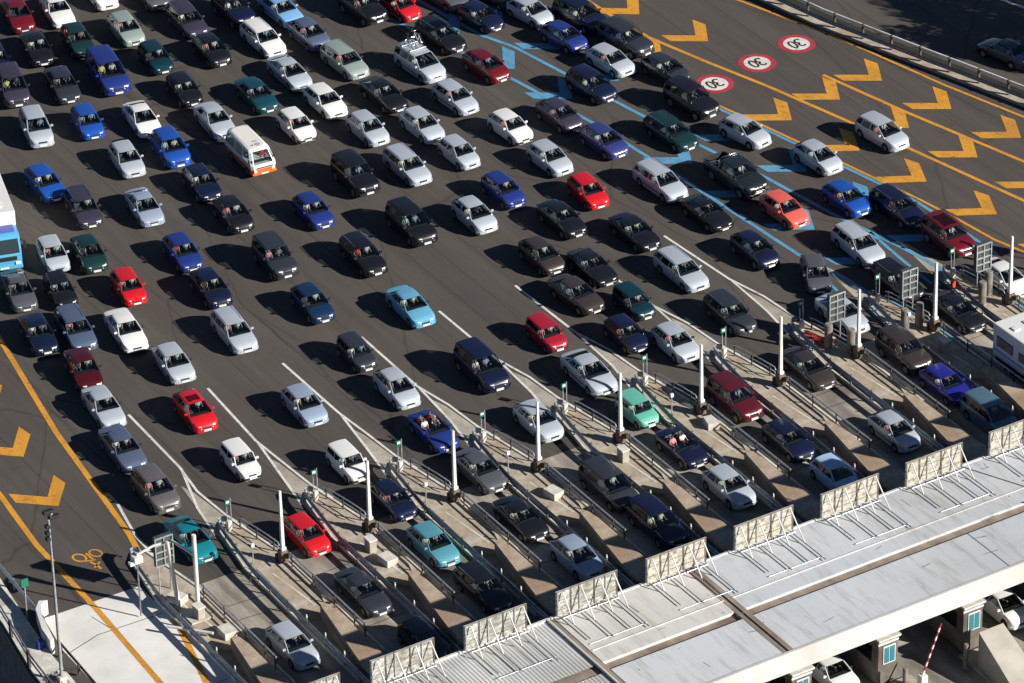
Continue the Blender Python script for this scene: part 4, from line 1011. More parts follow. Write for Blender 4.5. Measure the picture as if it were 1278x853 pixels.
for y,x in ((0,-37.3),(-4,-37.55),(-8,-37.72),(-11,-38.0),(-14,-38.45),(-17,-38.7),(-20,-38.9)):
    m=MB(); m.box(x-.06,x+.06,y-.12,y+.12,0,1.2); m.build('post',M_rust,o)
m=MB(); m.prism([(-35.75,6),(-35.95,-5.2),(-36.6,-10.2),(-36.95,-13.4),(-37.1,-22),(-37.2,-32),(-39.25,-32),(-38.9,-20),(-38.5,-14.4),(-37.8,-9.6),(-37.15,0),(-37.1,6)],0,.14); w_=m.build('walkway',M_curb); tag(w_,kind='structure')
m=MB(); m.prism([(-35.3,-10.0),(-35.75,-10.15),(-36.2,-11.2),(-36.65,-13.4),(-36.9,-13.5),(-36.75,-12.2),(-36.2,-10.4),(-35.7,-9.8)],0,.9); w_=m.build('parapet_end',M_pale); tag(w_,'curved pale concrete parapet end beside the tall lamp post','wall')
o=empty('ramp_rail'); tag(o,'dark low rail along the left edge of pale concrete ramp','guard rail')
m=MB(); wbeam(m,[(-36.3,-13.4),(-36.45,-17.8),(-36.6,-32)],.42,.62); m.build('beam',M_rust,o)
for y in (-14,-16,-18,-20,-22): 
    m=MB(); m.box(-36.6,-36.5,y-.06,y+.06,.1,.7); m.build('post',M_rust,o)
o=empty('small_sign',(-36.5,-9.9,0)); tag(o,'small green-topped sign post on the left walkway','sign')
m=MB(); m.tube([(0,0,.1),(0,0,2.4)],.04,6); m.build('post',M_steelp,o); m=MB(); m.box(-.22,.22,-.06,.06,2.15,2.65,0,None,.03); m.build('sign_box',M_green,o)
m=MB(); m.box(-37.35,-36.95,-12.95,-12.55,.14,.6,0,None,.04); o=m.build('blue_container',simple('blue plastic',(.02,.05,.25),.5)); tag(o,'small blue plastic container on the left walkway','container')
# weeds
m=MB()
for k in range(420):
    x=random.uniform(-38.3,-37.3); y=random.uniform(-20,-15.2); h=random.uniform(.05,.28); a=random.uniform(0,6.28); w=.04
    m.add([(x-w*math.cos(a),y-w*math.sin(a),.13),(x+w*math.cos(a),y+w*math.sin(a),.13),(x+random.uniform(-.12,.12),y+random.uniform(-.12,.12),.14+h)],[(0,1,2)])
o=m.build('weeds',noisy('dry weeds',(.05,.07,.02),(.14,.12,.05),3),fix=False); tag(o,kind='stuff')
# ================================================================ CANOPY
ZC=6.0; YF,YM0,YM1,YN=-32.55,-37.2,-37.9,-41.75
OFF=Vector((.385,.61,-.5))
o=empty('toll_canopy'); o.location=OFF; tag(o,'long pale flat canopy roof over the toll booths','canopy')
def roofslab(name,x0,x1,y0,y1,mat,z=ZC,th=.35):
    m=MB(); m.box(x0,x1,y0,y1,z-th,z); return m.build(name,mat,o)
xa,xb=-17.85,-9.25
for (x0,x1,mt) in ((xa+.3,xb-.12,M_roof2),(xb+.12,24.0,M_roofw),(24.1,42,M_roofw)):
    roofslab('roof_panel',x0,x1,YM0+.02,YF+.12,mt); 
for (x0,x1,mt) in ((xa+.3,xb-.12,M_roofw),(xb+.12,4.6,M_roofw),(4.68,24,M_roofw),(24.1,42,M_roofw)):
    roofslab('roof_panel',x0,x1,YN+.18,YM1-.02,mt)
m=MB(); m.box(-46,42,YM1,YM0,ZC-.35,ZC-.16); m.box(-46,42,YN+.2,YF,ZC-.36,ZC-.18); m.build('gutter',M_gutter,o)
# corrugated part
def corr(x0,x1,y0,y1):
    m=MB(); n=int((x1-x0)/.052); vs=[];fs=[]
    for i in range(n+1):
        x=x0+(x1-x0)*i/n; z=ZC-.06+(.012 if (i%4) in (0,1) else -.008)
        vs+=[(x,y0,z),(x,y1,z)]
    for i in range(n): fs.append((2*i,2*i+2,2*i+3,2*i+1))
    m.add(vs,fs,0); return m.build('corrugated_panel',M_corr,o,fix=False)
corr(-46,xa-.15,YM0+.02,YF+.12); corr(-46,xa-.15,YN+.2,YM1-.02)
m=MB(); m.box(-46,42,YF,YF+.12,ZC-.5,ZC+.06); m.build('edge_trim',M_fascia,o)
m=MB(); m.box(-46,42,YN,YN+.16,ZC-1.2,ZC+.05); m.build('fascia',M_fascia,o)
m=MB(); m.box(-46,42,YN+.5,YF-.4,ZC-.75,ZC-.40); m.build('soffit',M_booth,o)
m=MB(); 
for x0,x1 in ((xa+.4,xb-.2),(xb+.3,23.9)): m.box(x0,x1,-36.08,-36.02,ZC,ZC+.04)
m.box(xa-.12,xa-.02,YN+.2,YF,ZC-.1,ZC+.08); m.build('ridge_seam',M_roof2,o)
m=MB(); m.box(xa+.0,xa+.32,YN+.2,YF,ZC-.18,ZC-.03); m.build('gutter',M_gutter,o)
m=MB(); m.box(xb-.06,xb+.06,YN+.2,YF,ZC-.17,ZC-.02); m.build('joint',M_dark,o)
m=MB(); m.box(xb-.30,xb-.07,YN+.2,YF,ZC-.17,ZC+.012);m.box(xb+.07,xb+.34,YN+.2,YF,ZC-.17,ZC+.012);m.build('joint_flashing',M_gutter,o)
random.seed(11)
m=MB()
for k in range(46):
    x=random.uniform(-17,20); y=random.uniform(-41,-33); a=random.uniform(-.3,.3)+(1.57 if random.random()<.4 else 0); l=random.uniform(.1,.9)
    m.band([(x,y),(x+l*math.cos(a),y+l*math.sin(a))],random.uniform(.02,.07),ZC+.006)
tag(m.build('roof_stain',M_gutter,o,fix=False),kind='stuff')
# columns and booths on each island
def column():
    m=MB(); m.box(-1.25,-.95,-34.8,-34.4,.15,ZC-1.2); m.box(-1.25,-.95,-39.6,-39.25,3.02,ZC-1.2); c=m.build('column',M_booth); return c
multi(column,range(-2,10),'dark canopy columns standing on the %s toll island','column','canopy columns')
def booth():
    o=empty('toll_booth'); a,b_=-1.60,-.36
    m=MB(); m.box(a,b_,-39.78,-36.0,.15,2.9,0,None,.03); m.build('wall',M_booth,o)
    m=MB(); m.box(a-.08,b_+.08,-39.95,-35.9,2.9,3.02,0,None,.02); m.build('roof',M_curb,o)
    m=MB(); m.box(a+.30,b_-.18,-39.82,-39.785,1.35,2.45); f=m.build('window_frame',M_whitep,o)
    m=MB(); m.box(a+.36,(a+b_)/2+.03,-39.845,-39.822,1.42,2.38); m.build('pane',M_cyan,f); m=MB(); m.box((a+b_)/2+.09,b_-.24,-39.845,-39.822,1.42,2.38); m.build('pane',M_cyan,f)
    m=MB(); m.box(a-.04,a-.005,-39.2,-36.6,1.35,2.3); m.build('side_window',M_glassd,o)
    m=MB(); m.box(a-.02,b_+.02,-39.81,-39.782,2.6,2.72); m.build('light_strip',M_whitep,o)
    return o
multi(booth,range(1,10),'grey toll booth with blue-green window on the %s toll island','toll booth','toll booths under the canopy')
def exitwedge():
    m=MB(); m.add([(-1.65,-41.2,.1),(-.1,-41.2,.1),(-.1,-41.2,2.25),(-1.65,-41.2,2.25),(-2.2,-46.2,.1),(-.25,-46.2,.1),(-.25,-46.2,.35),(-2.2,-46.2,.35)],[(0,3,2,1),(3,7,6,2),(0,4,7,3),(1,2,6,5),(4,5,6,7),(0,1,5,4)])
    return m.build('exit_ramp_block',M_slope)
multi(exitwedge,[5,6],'sloping concrete crash block on the exit side of the %s island','block','exit crash blocks')
m=MB(); m.prism([(X0(4)-1.9,-39.9),(X0(4)+.4,-39.9),(X0(4)+.4,-52),(X0(4)-2,-52)],0,.15); o=m.build('exit_island',M_isl); tag(o,'buff concrete exit island with a red and white boom','toll island')
for k,i in enumerate((5,3)):
    c=o.copy(); COL.objects.link(c); c.location.x=(i-4)*5.43; tag(c,'buff concrete exit island %s the one with the boom'%['right of','left of'][k],'toll island')
o=empty('exit_boom'); tag(o,'raised red and white striped boom at the exit','barrier')
m=MB(); m.box(-.2,.2,-.2,.2,0,.9,0,None,.04); m.build('cabinet',M_whitep,o)
m=MB()
for k in range(12):
    a,b_=k/12,(k+1)/12; d=Vector((1.35,.35,2.5)); s=Vector((0,0,.9))
    m.tube([s+d*a,s+d*b_],.055,6,k%2)
m.build('boom_arm',[M_whitep,simple('red stripe',(.30,.03,.04),.5)],o); o.location=(X0(4)+.15,-41.3,.15)
for k,(x,y) in enumerate(((X0(4)-.75,-41.0),(X0(5)-2.3,-41.0))):
    m=MB(); m.cyl(0,0,0,1.5,.14,12); m.cyl(0,0,1.5,1.55,.11,12); c=m.build('bollard',M_cyl); c.location=(x,y,.1); tag(c,'thin dark steel bollard %s the exit boom'%['left of','right of'][k],'bollard')
# --- billboard backs with struts
def board(mat):
    o=empty('signboard'); w=3.72; z0,z1=ZC+.12,ZC+1.62
    m=MB(); m.box(0,w,-.02,.06,z0,z1); m.build('panel',mat,o)
    m=MB()
    for z in (z0+.35,z0+.95,z1-.02): m.box(.02,w-.02,-.055,-.022,z-.02,z+.02)
    m.build('cross_rail',M_gutter,o)
    for k in range(6):
        x=.06+(w-.12)*k/5+(.12*math.sin(k*2.3) if 0<k<5 else 0)
        m=MB(); m.box(x-.018,x+.018,-.085,-.056,z0-.12,z1+.01); m.build('stud',M_rust if k%2 else M_steelp,o)
    for k,(x,l) in enumerate(((.35,2.6),(1.45,3.1),(2.6,2.9),(3.45,3.3))):
        m=MB(); m.tube([(x,-.1,z1-.06),(x+.05,-l*.42,ZC+.12)],.035,6); m.build('strut',M_whitep,o)
        m=MB(); m.tube([(x+.02,-.1,ZC+.11),(x+.06,-l,ZC+.11)],.03,6); m.build('base_bar',M_steel,o)
    m=MB(); m.tube([(.2,-2.9,ZC+.06),(w-.1,-2.9,ZC+.06)],.022,6); m.build('tie_bar',M_steelp,o)
    m=MB(); m.tube([(.2,-.35,ZC+.16),(w-.1,-.35,ZC+.16)],.035,6); m.build('tie_bar',M_steelp,o)
    return o
bd={}
for k in range(0,11):
    x=-33.9+5.475*k; mt=M_boardg if k<4 else M_board; 
    if mt not in bd: bd[mt]=(lambda q:(q,tree_of(q)))(board(mt)); ob=bd[mt][0]
    else: ob=copy_tree(*bd[mt])
    ob.location=(x+.385,YF-.12+.61,-.5); tag(ob,'back of the %s strutted lane signboard from left on the canopy edge'%ORD[k],'signboard','lane signboards on the canopy')
# aerial mast lying on the roof
m=MB(); 
o=empty('roof_mast',OFF); tag(o,'white tubular tripod mast lying on the canopy roof, right','mast')
for a,b_ in (((10.2,-35.1,8.0),(10.9,-38.2,6.05)),((10.9,-38.2,6.1),(8.9,-37.3,6.1)),((10.9,-38.2,6.1),(14,-38.6,6.1)),((9.4,-37.4,6.2),(11.0,-39.2,6.1)),((11.0,-39.2,6.1),(13.8,-38.9,6.1)),((11.6,-37.2,6.1),(11.4,-39.0,6.1))):
    m=MB(); m.tube([a,b_],.05,6); m.build('tube',M_whitep,o)
# ================================================================ RIGHT ROAD BARRIER AND TREES
BP=[(35.0,34),(36.3,27.6),(37.3,22.3),(38.5,18.0),(39.7,13.7),(40.5,11.0),(42.0,5.6),(43.6,-.5),(45.5,-9)]
def off(P,d): 
    out=[]
    for i,p in enumerate(P):
        a=Vector(P[max(i-1,0)]);b=Vector(P[min(i+1,len(P)-1)]);t=(b-a).normalized(); out.append((p[0]-t.y*d,p[1]+t.x*d))
    return out
m=MB(); m.strip(off(BP,.30),0,.16,0,.75); w_=m.build('low_wall',M_isl); tag(w_,'low pale concrete wall under the steel road barrier, top right','wall')
o=empty('road_barrier'); tag(o,'double rail steel barrier dividing the two roads, top right','guard rail')
m=MB(); m.tube([(x,y,1.12) for x,y in off(BP,.42)],.085,8); m.build('top_rail',M_whitep,o)
m=MB(); wbeam(m,off(BP,.20),.42,.72); m.build('beam',M_steel,o)
import itertools
pp=off(BP,.38)
def walk(P,step):
    out=[];acc=step*.5
    for a,b in zip(P[:-1],P[1:]):
        a=Vector(a);b=Vector(b);l=(b-a).length
        while acc<l: out.append(a+(b-a)*acc/l); acc+=step
        acc-=l
    return out
for p in walk(pp,2.35):
    m=MB(); m.box(p.x-.07,p.x+.07,p.y-.06,p.y+.06,.0,1.22); po=m.build('post',M_rust,o); m=MB(); m.box(p.x-.10,p.x-.065,p.y-.05,p.y+.05,.3,.62); m.build('bracket',M_whitep,po)
m=MB(); m.band(off(BP,1.15),1.1,.006); struct('dark_strip',m,[M_dkgnd])  # flat dark band running along the far side of the barrier
def tree(x,y,h,rad,label):
    o=empty('tree',(x,y,0)); tag(o,label,'tree','trees beyond the far road')
    m=MB(); m.tube([(0,0,0),(.1,.05,h*.3),(0,.1,h*.6),(.1,0,h*.9)],.28,8,0,True,None,.07)
    rnd=random.Random(int(x*10))
    C=[]
    for k in range(9):
        a=rnd.uniform(0,6.28); e=rnd.uniform(.15,.9); q=(math.cos(a)*rad*e,math.sin(a)*rad*e,h*rnd.uniform(.5,.98)); C.append(q); m.tube([(0,.05,h*.42),(q[0]*.5,q[1]*.5,q[2]*.8),q],.08,5,0,True,None,.02)
    m.build('trunk',M_rust,o)
    m=MB()
    for k in range(3800):
        c=rnd.choice(C); v=Vector((rnd.gauss(0,1),rnd.gauss(0,1),rnd.gauss(0,.7))).normalized()*rad*.42*rnd.random()**.4
        p=Vector(c)+v; a=Vector((rnd.uniform(-1,1),rnd.uniform(-1,1),rnd.uniform(-.5,.5))).normalized()*.16; b=a.cross(Vector((rnd.uniform(-1,1),rnd.uniform(-1,1),1))).normalized()*.12
        m.add([p-a,p+b,p+a,p-b],[(0,1,2,3)])
    m.build('crown',noisy('leaves',(.03,.055,.015),(.07,.11,.03),2,.7),o,fix=False)
for x,y,h,r_,lb in ((52.6,3.2,9,2.8,'nearest the road'),(56.3,-.5,10,3.4,'behind the nearest one'),(55.3,6.2,9,2.6,'farthest up the road'),(60.5,-4,9.5,3.2,'farthest from the road'),(58.0,3.2,11,3.2,'with the tallest crown')): tree(x,y,h,r_,'leafy dark green tree %s'%lb)
# ================================================================ VEHICLES
random.seed(5)
TM={}
VAR={'hatch':['hatch','hatch2','hatch'],'sedan':['sedan','sedan2']}
VS=.905
def scale_of(opt):
    for q in opt.split(','):
        if q[:1]=='s' and q[1:2] in '01.' and len(q)>1: return float(q[1:])
    return VS
def car_at(x,y,h,kind,col,label,opt):
    kind=VAR.get(kind,[kind])[int((x*7.3+y*3.1)*10)%len(VAR.get(kind,[kind]))]
    key=(kind,'sunroof' in opt,('rails' in opt) or bool(SPEC[kind].get('rails')) )
    if key not in TM:
        r=make_car(kind,key[1],1 if key[2] else 0); inf=(r['seat_y'],r['seat_z'],r['rear_y']); 
        for kk in ('seat_y','seat_z','rear_y','Lk'): del r[kk]
        TM[key]=(r,tree_of(r),inf); c=r
    else: c=copy_tree(TM[key][0],TM[key][1])
    inf=TM[key][2]
    c.name={'suv':'off_road_car','mpv':'people_carrier','minimpv':'people_carrier','pickup':'pickup_truck','cabrio':'convertible_car','wagon':'estate_car'}.get(kind,'car')
    c.location=(x,y,.018); c.rotation_euler=(0,0,R(h)); sc=scale_of(opt); c.scale=(sc*random.uniform(.98,1.03),sc*random.uniform(.96,1.04),sc*random.uniform(.97,1.04))
    mould=random.random()<.35 or kind=='suv'
    for ch in c.children:
        b=ch.name.split('.')[0]
        if b=='side_moulding': ch.material_slots[0].material=M_trim if mould else PC[col]
        if b=='grille' and random.random()<.3 and col in('black','navy','darkgrey','brown','green','grey'): pass
        if b in ('body','mirror','bumper'):
            mt=PC[col]
            if b=='bumper' and ('dkb' in opt or kind in ('boxy','suv','pickup')): mt=M_trim
            if b=='mirror' and random.random()<.35: mt=M_trim
            ch.material_slots[0].material=mt
    cat={'suv':'off-road car','mpv':'people carrier','minimpv':'people carrier','pickup':'pickup truck','cabrio':'convertible','wagon':'estate car'}.get(kind,'car')
    tag(c,label,cat,'cars queuing for the toll booths')
    return c,inf
def seat_people(x,y,h,inf,label,spec,sc=.905):
    M=Matrix.Rotation(R(h),4,'Z'); sy,sz,ry=inf
    for (lx,ly,dr,sh,hr,who) in spec:
        p=M@Vector((lx*sc,ly*sc,0)); add_person(x+p.x,y+p.y,(sz-.02)*sc+.018,R(h),dr,sh,hr,'%s %s'%(who,label),sc)
for (x,y,h,kind,col,label,opt) in CARS:
    c,inf=car_at(x,y,h,kind,col,label,opt)
    if 'cut by' in label and y>48: continue
    sy,sz,ry=inf; hr=lambda: random.choice(['dark','dark','brown','grey'])
    s1=random.choice(['white','white','white','white','pale blue','grey','dark']); s2=random.choice(['white','white','white','pale blue','grey','dark','pink'])
    for q in ('pink','yellow','red'):
        if q in opt.split(','): s2=q
    if 'pale' in opt: s1='pale green'
    sp=[(.36,sy,True,s1,hr(),'driver of the')]
    if random.random()<.72 or s2 in('pink','yellow','red'): sp.append((-.36,sy,False,s2,hr(),'front passenger of the'))
    if 'four' in opt: sp=[(.36,sy,True,'dark',hr(),'driver of the'),(-.36,sy,False,'white',hr(),'front passenger of the'),(.34,ry,False,'red','brown','left rear passenger of the'),(-.34,ry,False,'red','dark','right rear passenger of the')]
    if 'two' in opt: sp=[(.36,sy,True,'white',hr(),'driver of the'),(-.36,sy,False,'pink',hr(),'front passenger of the')]
    seat_people(x,y,h,inf,label,sp,scale_of(opt))
# pickup roll bar
for c in COL.objects:
    if c.name.startswith('pickup_truck'):
        m=MB(); y=.35+.35
        m.tube([(-.80,y,1.0),(-.72,y,1.70),(-.55,y,1.82),(.55,y,1.82),(.72,y,1.70),(.80,y,1.0)],.035,6); m.tube([(-.72,y,1.65),(-.76,y+.9,1.15)],.03,6); m.tube([(.72,y,1.65),(.76,y+.9,1.15)],.03,6); m.build('roll_bar',M_chrome,c)
        m=MB(); m.box(-.86,.86,-2.62,-2.50,.42,.62,0,None,.03); m.box(-.75,-.35,-2.60,-2.52,.7,.95,0,None,.03); m.box(.35,.75,-2.60,-2.52,.7,.95,0,None,.03); m.build('bull_bar',M_chrome,c)
# passing car on the other road
c,_=car_at(44.6,11.9,192,'sedan','navy','dark blue saloon in tree shade on the far road','')
c['group']='cars on the far road'
# bicycles on the roof of the silver people carrier
def bicycle(col):
    o=empty('bicycle'); fm=simple('bike frame '+col[0],col[1],.35)
    for x in (-.50,.52):
        m=MB(); n=24
        m.tube([(x+.33*math.cos(2*math.pi*i/n),0,.33+.33*math.sin(2*math.pi*i/n)) for i in range(n+1)],.022,5,0,False); w=m.build('wheel',M_tyre,o)
        m=MB()
        for i in range(8): a=math.pi*i/4; m.tube([(x,0,.33),(x+.31*math.cos(a),0,.33+.31*math.sin(a))],.004,3)
        m.tube([(x,-.05,.33),(x,.05,.33)],.025,6); m.build('spokes',M_chrome,w)
    m=MB()
    A=(-.50,0,.33);B=(-.08,0,.30);C=(-.20,0,.78);D=(.36,0,.80);E_=(.52,0,.33);F_=(.38,0,.68)
    for p in ((A,B),(A,C),(B,C),(C,D),(B,F_),(D,F_),(F_,E_)): m.tube(p,.022,6)
    m.build('frame',fm,o)
    m=MB(); m.tube([(.40,-.27,.93),(.36,-.12,.92),(.36,.12,.92),(.40,.27,.93)],.016,5); m.tube([(.36,0,.8),(.36,0,.92)],.016,5); m.build('handlebar',M_chrome,o)
    m=MB(); m.tube([(-.2,0,.78),(-.22,0,.92)],.015,5); m.box(-.36,-.10,-.07,.07,.92,.97,0,None,.02); m.build('saddle',M_trim,o)
    m=MB(); m.disc((-.08,0,.30),'y',.09,.02,14); m.tube([(-.08,-.1,.30),(.06,-.1,.24)],.012,4); m.tube([(-.08,.1,.30),(-.22,.1,.36)],.012,4); m.build('crank',M_chrome,o)
    return o
bc=[r for r in CARS if 'two bicycles' in r[5]][0]
for k,(dx,col) in enumerate(((-.34,('navy',(.02,.04,.2))),(.34,('pale',(.6,.62,.65))))):
    b=bicycle(col); M=Matrix.Rotation(R(bc[2]),4,'Z'); p=M@Vector((dx*VS,.75*VS,0)); b.scale=(VS,)*3; b.location=(bc[0]+p.x,bc[1]+p.y,1.83*VS+.018); b.rotation_euler=(0,0,R(bc[2]-90+(180 if k else 0)))
    tag(b,['dark blue bicycle upright on the silver people carrier roof','pale grey bicycle upright on the silver people carrier roof'][k],'bicycle')
rk=MB(); M=Matrix.Rotation(R(bc[2]),4,'Z')
for yy in (.2,1.25): rk.tube([(-.66,yy,1.80),(.66,yy,1.80)],.025,6)
for yy in (.2,1.25):
    for sx in (-.66,.66): rk.tube([(sx,yy,1.68),(sx,yy,1.80)],.03,6)
r_=rk.build('roof_rack',M_steelp); r_.parent=[c for c in COL.objects if c.get('label')==bc[5]][0]
# ---- orange and white minibus
def minibus():
    o=empty('minibus'); L,W,H=4.55,1.85,1.98; X=lambda d:d-L/2
    orange=paint('paint orange red',(.78,.15,.03)); wh=PC['white']; cream=paint('paint cream roof',(.86,.83,.76))
    low=MB(); up=MB()
    def ring(mb,rows,mi=0):
        n=len(rows[0]); vs=[p for r in rows for p in r]
        mb.add(vs,[(i*n+j,i*n+(j+1)%n,(i+1)*n+(j+1)%n,(i+1)*n+j) for i in range(len(rows)-1) for j in range(n)],mi,True)
        mb.add(rows[0],[list(range(n))],mi); mb.add(rows[-1],[list(range(n))],mi)
    def sec(z,w,f,b,c=.16): return [(-w+c,X(f),z),(w-c,X(f),z),(w,X(f)+c,z),(w,X(L-b)-c,z),(w-c,X(L-b),z),(-w+c,X(L-b),z),(-w,X(L-b)-c,z),(-w,X(f)+c,z)]
    mb=MB(); ring(mb,[sec(.28,.88,.05,.02),sec(.45,.925,0,0),sec(.76,.925,.01,0)],1); ring(mb,[sec(.76,.925,.01,0),sec(1.02,.925,.06,0)],0)
    ring(mb,[sec(1.86,.76,.66,.22),sec(1.93,.72,.72,.28),sec(1.97,.60,.9,.4,.3)],2); mb.sheet([(x,y) for x,y,z in sec(1.97,.60,.9,.4,.3)],1.975,2)
    # pillars between waist and roof
    lo=sec(1.02,.925,.06,0);hi=sec(1.86,.76,.66,.22)
    front=MB(); panel(mb,front,lo[0],lo[1],hi[1],hi[0],(.06,.06,.05,.06),(0,-1,.6)); panel(mb,None,lo[1],lo[2],hi[2],hi[1],(.2,.04,.2,.04),(0,0,0)); panel(mb,None,lo[7],lo[0],hi[0],hi[7],(.2,.04,.2,.04),(0,0,0))
    gl=[]
    for sx,(a,b,c,d) in ((1,(lo[2],lo[3],hi[3],hi[2])),(-1,(lo[7],lo[6],hi[6],hi[7]))):
        for u0,u1 in ((0,.30),(.30,.63),(.63,1)):
            A=lerp(a,b,u0);B_=lerp(a,b,u1);Cc=lerp(d,c,u1);D=lerp(d,c,u0); g_=MB(); panel(mb,g_,A,B_,Cc,D,(.08,.06,.10,.06),(sx,0,.2)); gl.append(g_)
    g_=MB(); panel(mb,g_,lo[5],lo[4],hi[4],hi[5],(.1,.1,.1,.1),(0,1,.2)); panel(mb,None,lo[3],lo[4],hi[4],hi[3],(.2,.04,.2,.04)); panel(mb,None,lo[5],lo[6],hi[6],hi[5],(.2,.04,.2,.04))
    b=mb.build('body',[wh,orange,cream],o); weld(b)
    front.build('windscreen',M_glass,o,fix=False); g_.build('rear_window',M_glassd,o,fix=False)
    for q in gl: q.build('side_window',M_glassd,o,fix=False)
    m=MB(); m.box(-.66,.66,X(0)-.0,X(.06),.78,.86,0,None,.01); m.build('grille',M_trim,o)
    for sx in (-.66,.66):
        m=MB(); m.disc((sx,X(.02),.66),'y',.11,.08,16); m.build('headlight',M_lamp,o)
        m=MB(); m.box(sx-.12,sx+.12,X(-.03),X(.03),.44,.54,0,None,.01); m.build('indicator',simple('amber lens',(.9,.35,.05),.3),o)
        m=MB(); m.box(sx*1.42-.06,sx*1.42+.06,X(.35),X(.45),1.15,1.40,0,None,.03); m.build('mirror',M_trim,o)
    m=MB(); m.box(-.9,.9,X(-.06),X(.06),.36,.50,0,None,.03); m.build('bumper',orange,o)
    m=MB(); m.box(-.26,.26,X(-.085),X(-.06),.38,.49); m.build('number_plate',M_plate,o)
    # dark letters and round emblem on the roof front
    m=MB(); n=16
    m.band([(.10+.15*math.cos(2*math.pi*i/n),-1.0+.15*math.sin(2*math.pi*i/n)) for i in range(n+1)],.06,1.985); m.band([(.10,-1.08),(.10,-.92)],.05,1.985); m.band([(-.18,-.92),(-.32,-1.12),(-.22,-1.0),(-.42,-1.0)],.06,1.985); m.band([(.28,-.55),(-.10,-.55)],.10,1.985)
    m.build('roof_emblem',simple('violet emblem',(.10,.09,.35),.5),o,fix=False)
    m=MB(); m.box(-.8,.8,X(.5),X(.85),.75,1.05,0,None,.03); m.build('dashboard',M_int,o)
    for x in (-.42,.42):
        m=MB(); m.box(x-.25,x+.25,X(1.1),X(1.6),.6,.78,0,None,.04); m.box(x-.25,x+.25,X(1.5),X(1.65),.7,1.4,0,None,.04); m.build('seat',M_seat2,o)
    for d in (.85,3.30):
        for sx in (-1,1):
            m=MB(); c=(sx*.83,X(d),.32); m.disc(c,'x',.32,.22,20); w=m.build('wheel',M_tyre,o); m=MB(); m.disc((c[0]+sx*.10,c[1],c[2]),'x',.19,.05,14); m.build('rim',M_rim,w)
    return o
o=minibus(); o.scale=(.91,.91,.91); o.location=(-2.35,27.0,.018); o.rotation_euler.z=R(-4); tag(o,'white minibus with orange lower body in the left upper rows','minibus')
for lx,dr,sh in ((.42,True,'red'),(-.42,False,'pale blue')):
    add_person(-2.35+lx*.9,27.0-.9,.72,R(-4),dr,sh,'dark',('driver' if dr else 'front passenger')+' of the orange and white minibus')
# ---- white lorry with blue cab
def lorry():
    o=empty('lorry'); W=2.3; cab=paint('paint lorry blue',(.10,.42,.66)); whb=PC['white']
    m=MB(); P=[(-2.9,.55),(-2.95,.9),(-2.92,1.35),(-2.55,2.35),(-2.30,2.48),(-1.35,2.5),(-1.35,.55)]
    vs=[(-W/2+.04,y,z) for y,z in P]+[(W/2-.04,y,z) for y,z in P]; n=len(P)
    m.add(vs,[list(range(n)),list(range(n,2*n))[::-1]]+[(i,(i+1)%n,n+(i+1)%n,n+i) for i in range(n)]); c=m.build('cab',cab,o)
    bm=bmesh.new(); bm.from_mesh(c.data); bmesh.ops.bevel(bm,geom=bm.edges[:],offset=.05,segments=2,affect='EDGES'); bm.to_mesh(c.data); bm.free()
    m=MB(); d=Vector((0,.37,1.0)).normalized()
    a=[(-1.0,-2.90,1.42),(1.0,-2.90,1.42),(.96,-2.60,2.24),(-.96,-2.60,2.24)]; m.add([Vector(p)+Vector((0,-.035,.012)) for p in a],[(0,1,2,3)]); m.build('windscreen',simple('dark lorry glass',(.03,.045,.05),.08),o,fix=False)
    for sx in (-1,1):
        m=MB(); x=sx*(W/2-.03); m.add([(x,-2.72,1.45),(x,-1.75,1.45),(x,-1.75,2.2),(x,-2.45,2.2)],[(0,1,2,3)]); m.build('side_window',M_glassd,o,fix=False)
        m=MB(); m.box(sx*.86-.16,sx*.86+.16,-3.0,-2.93,.68,.86,0,None,.02); m.build('headlight',M_lamp,o)
        m=MB(); m.tube([(sx*1.1,-2.6,2.1),(sx*1.35,-2.75,2.1)],.02,5); m.box(sx*1.36-.08,sx*1.36+.08,-2.8,-2.72,1.6,2.1,0,None,.03); m.build('mirror',M_trim,o)
    m=MB(); m.box(-.8,.8,-3.0,-2.92,.98,1.24,0,None,.02); m.build('grille',M_trim,o)
    m=MB(); m.box(-1.12,1.12,-3.02,-2.8,.42,.66,0,None,.04); m.build('bumper',cab,o); m=MB(); m.box(-.26,.26,-3.04,-3.02,.48,.60); m.build('number_plate',M_plate,o)
    m=MB(); m.box(-.9,.9,-2.2,-1.5,2.50,2.62,0,None,.04); m.build('roof_sign',simple('violet blue sign',(.10,.12,.45),.4),o)
    m=MB(); m.box(-W/2,W/2,-1.25,4.1,.85,3.35,0,None,.04); bx=m.build('box_body',whb,o)
    m=MB(); m.box(-.5,.5,-.6,.2,3.35,3.40,0,None,.02); m.build('roof_hatch',M_plate,bx)
    m=MB(); m.box(-.45,.45,-2.6,4.0,.5,.85); m.build('chassis',M_trim,o)
    for y in (-2.1,2.7):
        for sx in (-1,1):
            m=MB(); m.disc((sx*1.0,y,.42),'x',.42,.28,22); w=m.build('wheel',M_tyre,o); m=MB(); m.disc((sx*1.13,y,.42),'x',.22,.05,14); m.build('rim',M_rim,w)
    return o
o=lorry(); o.location=(-20.45,26.0,.018); o.rotation_euler.z=R(-16); tag(o,'white box lorry with light blue cab cut by the left edge','lorry')
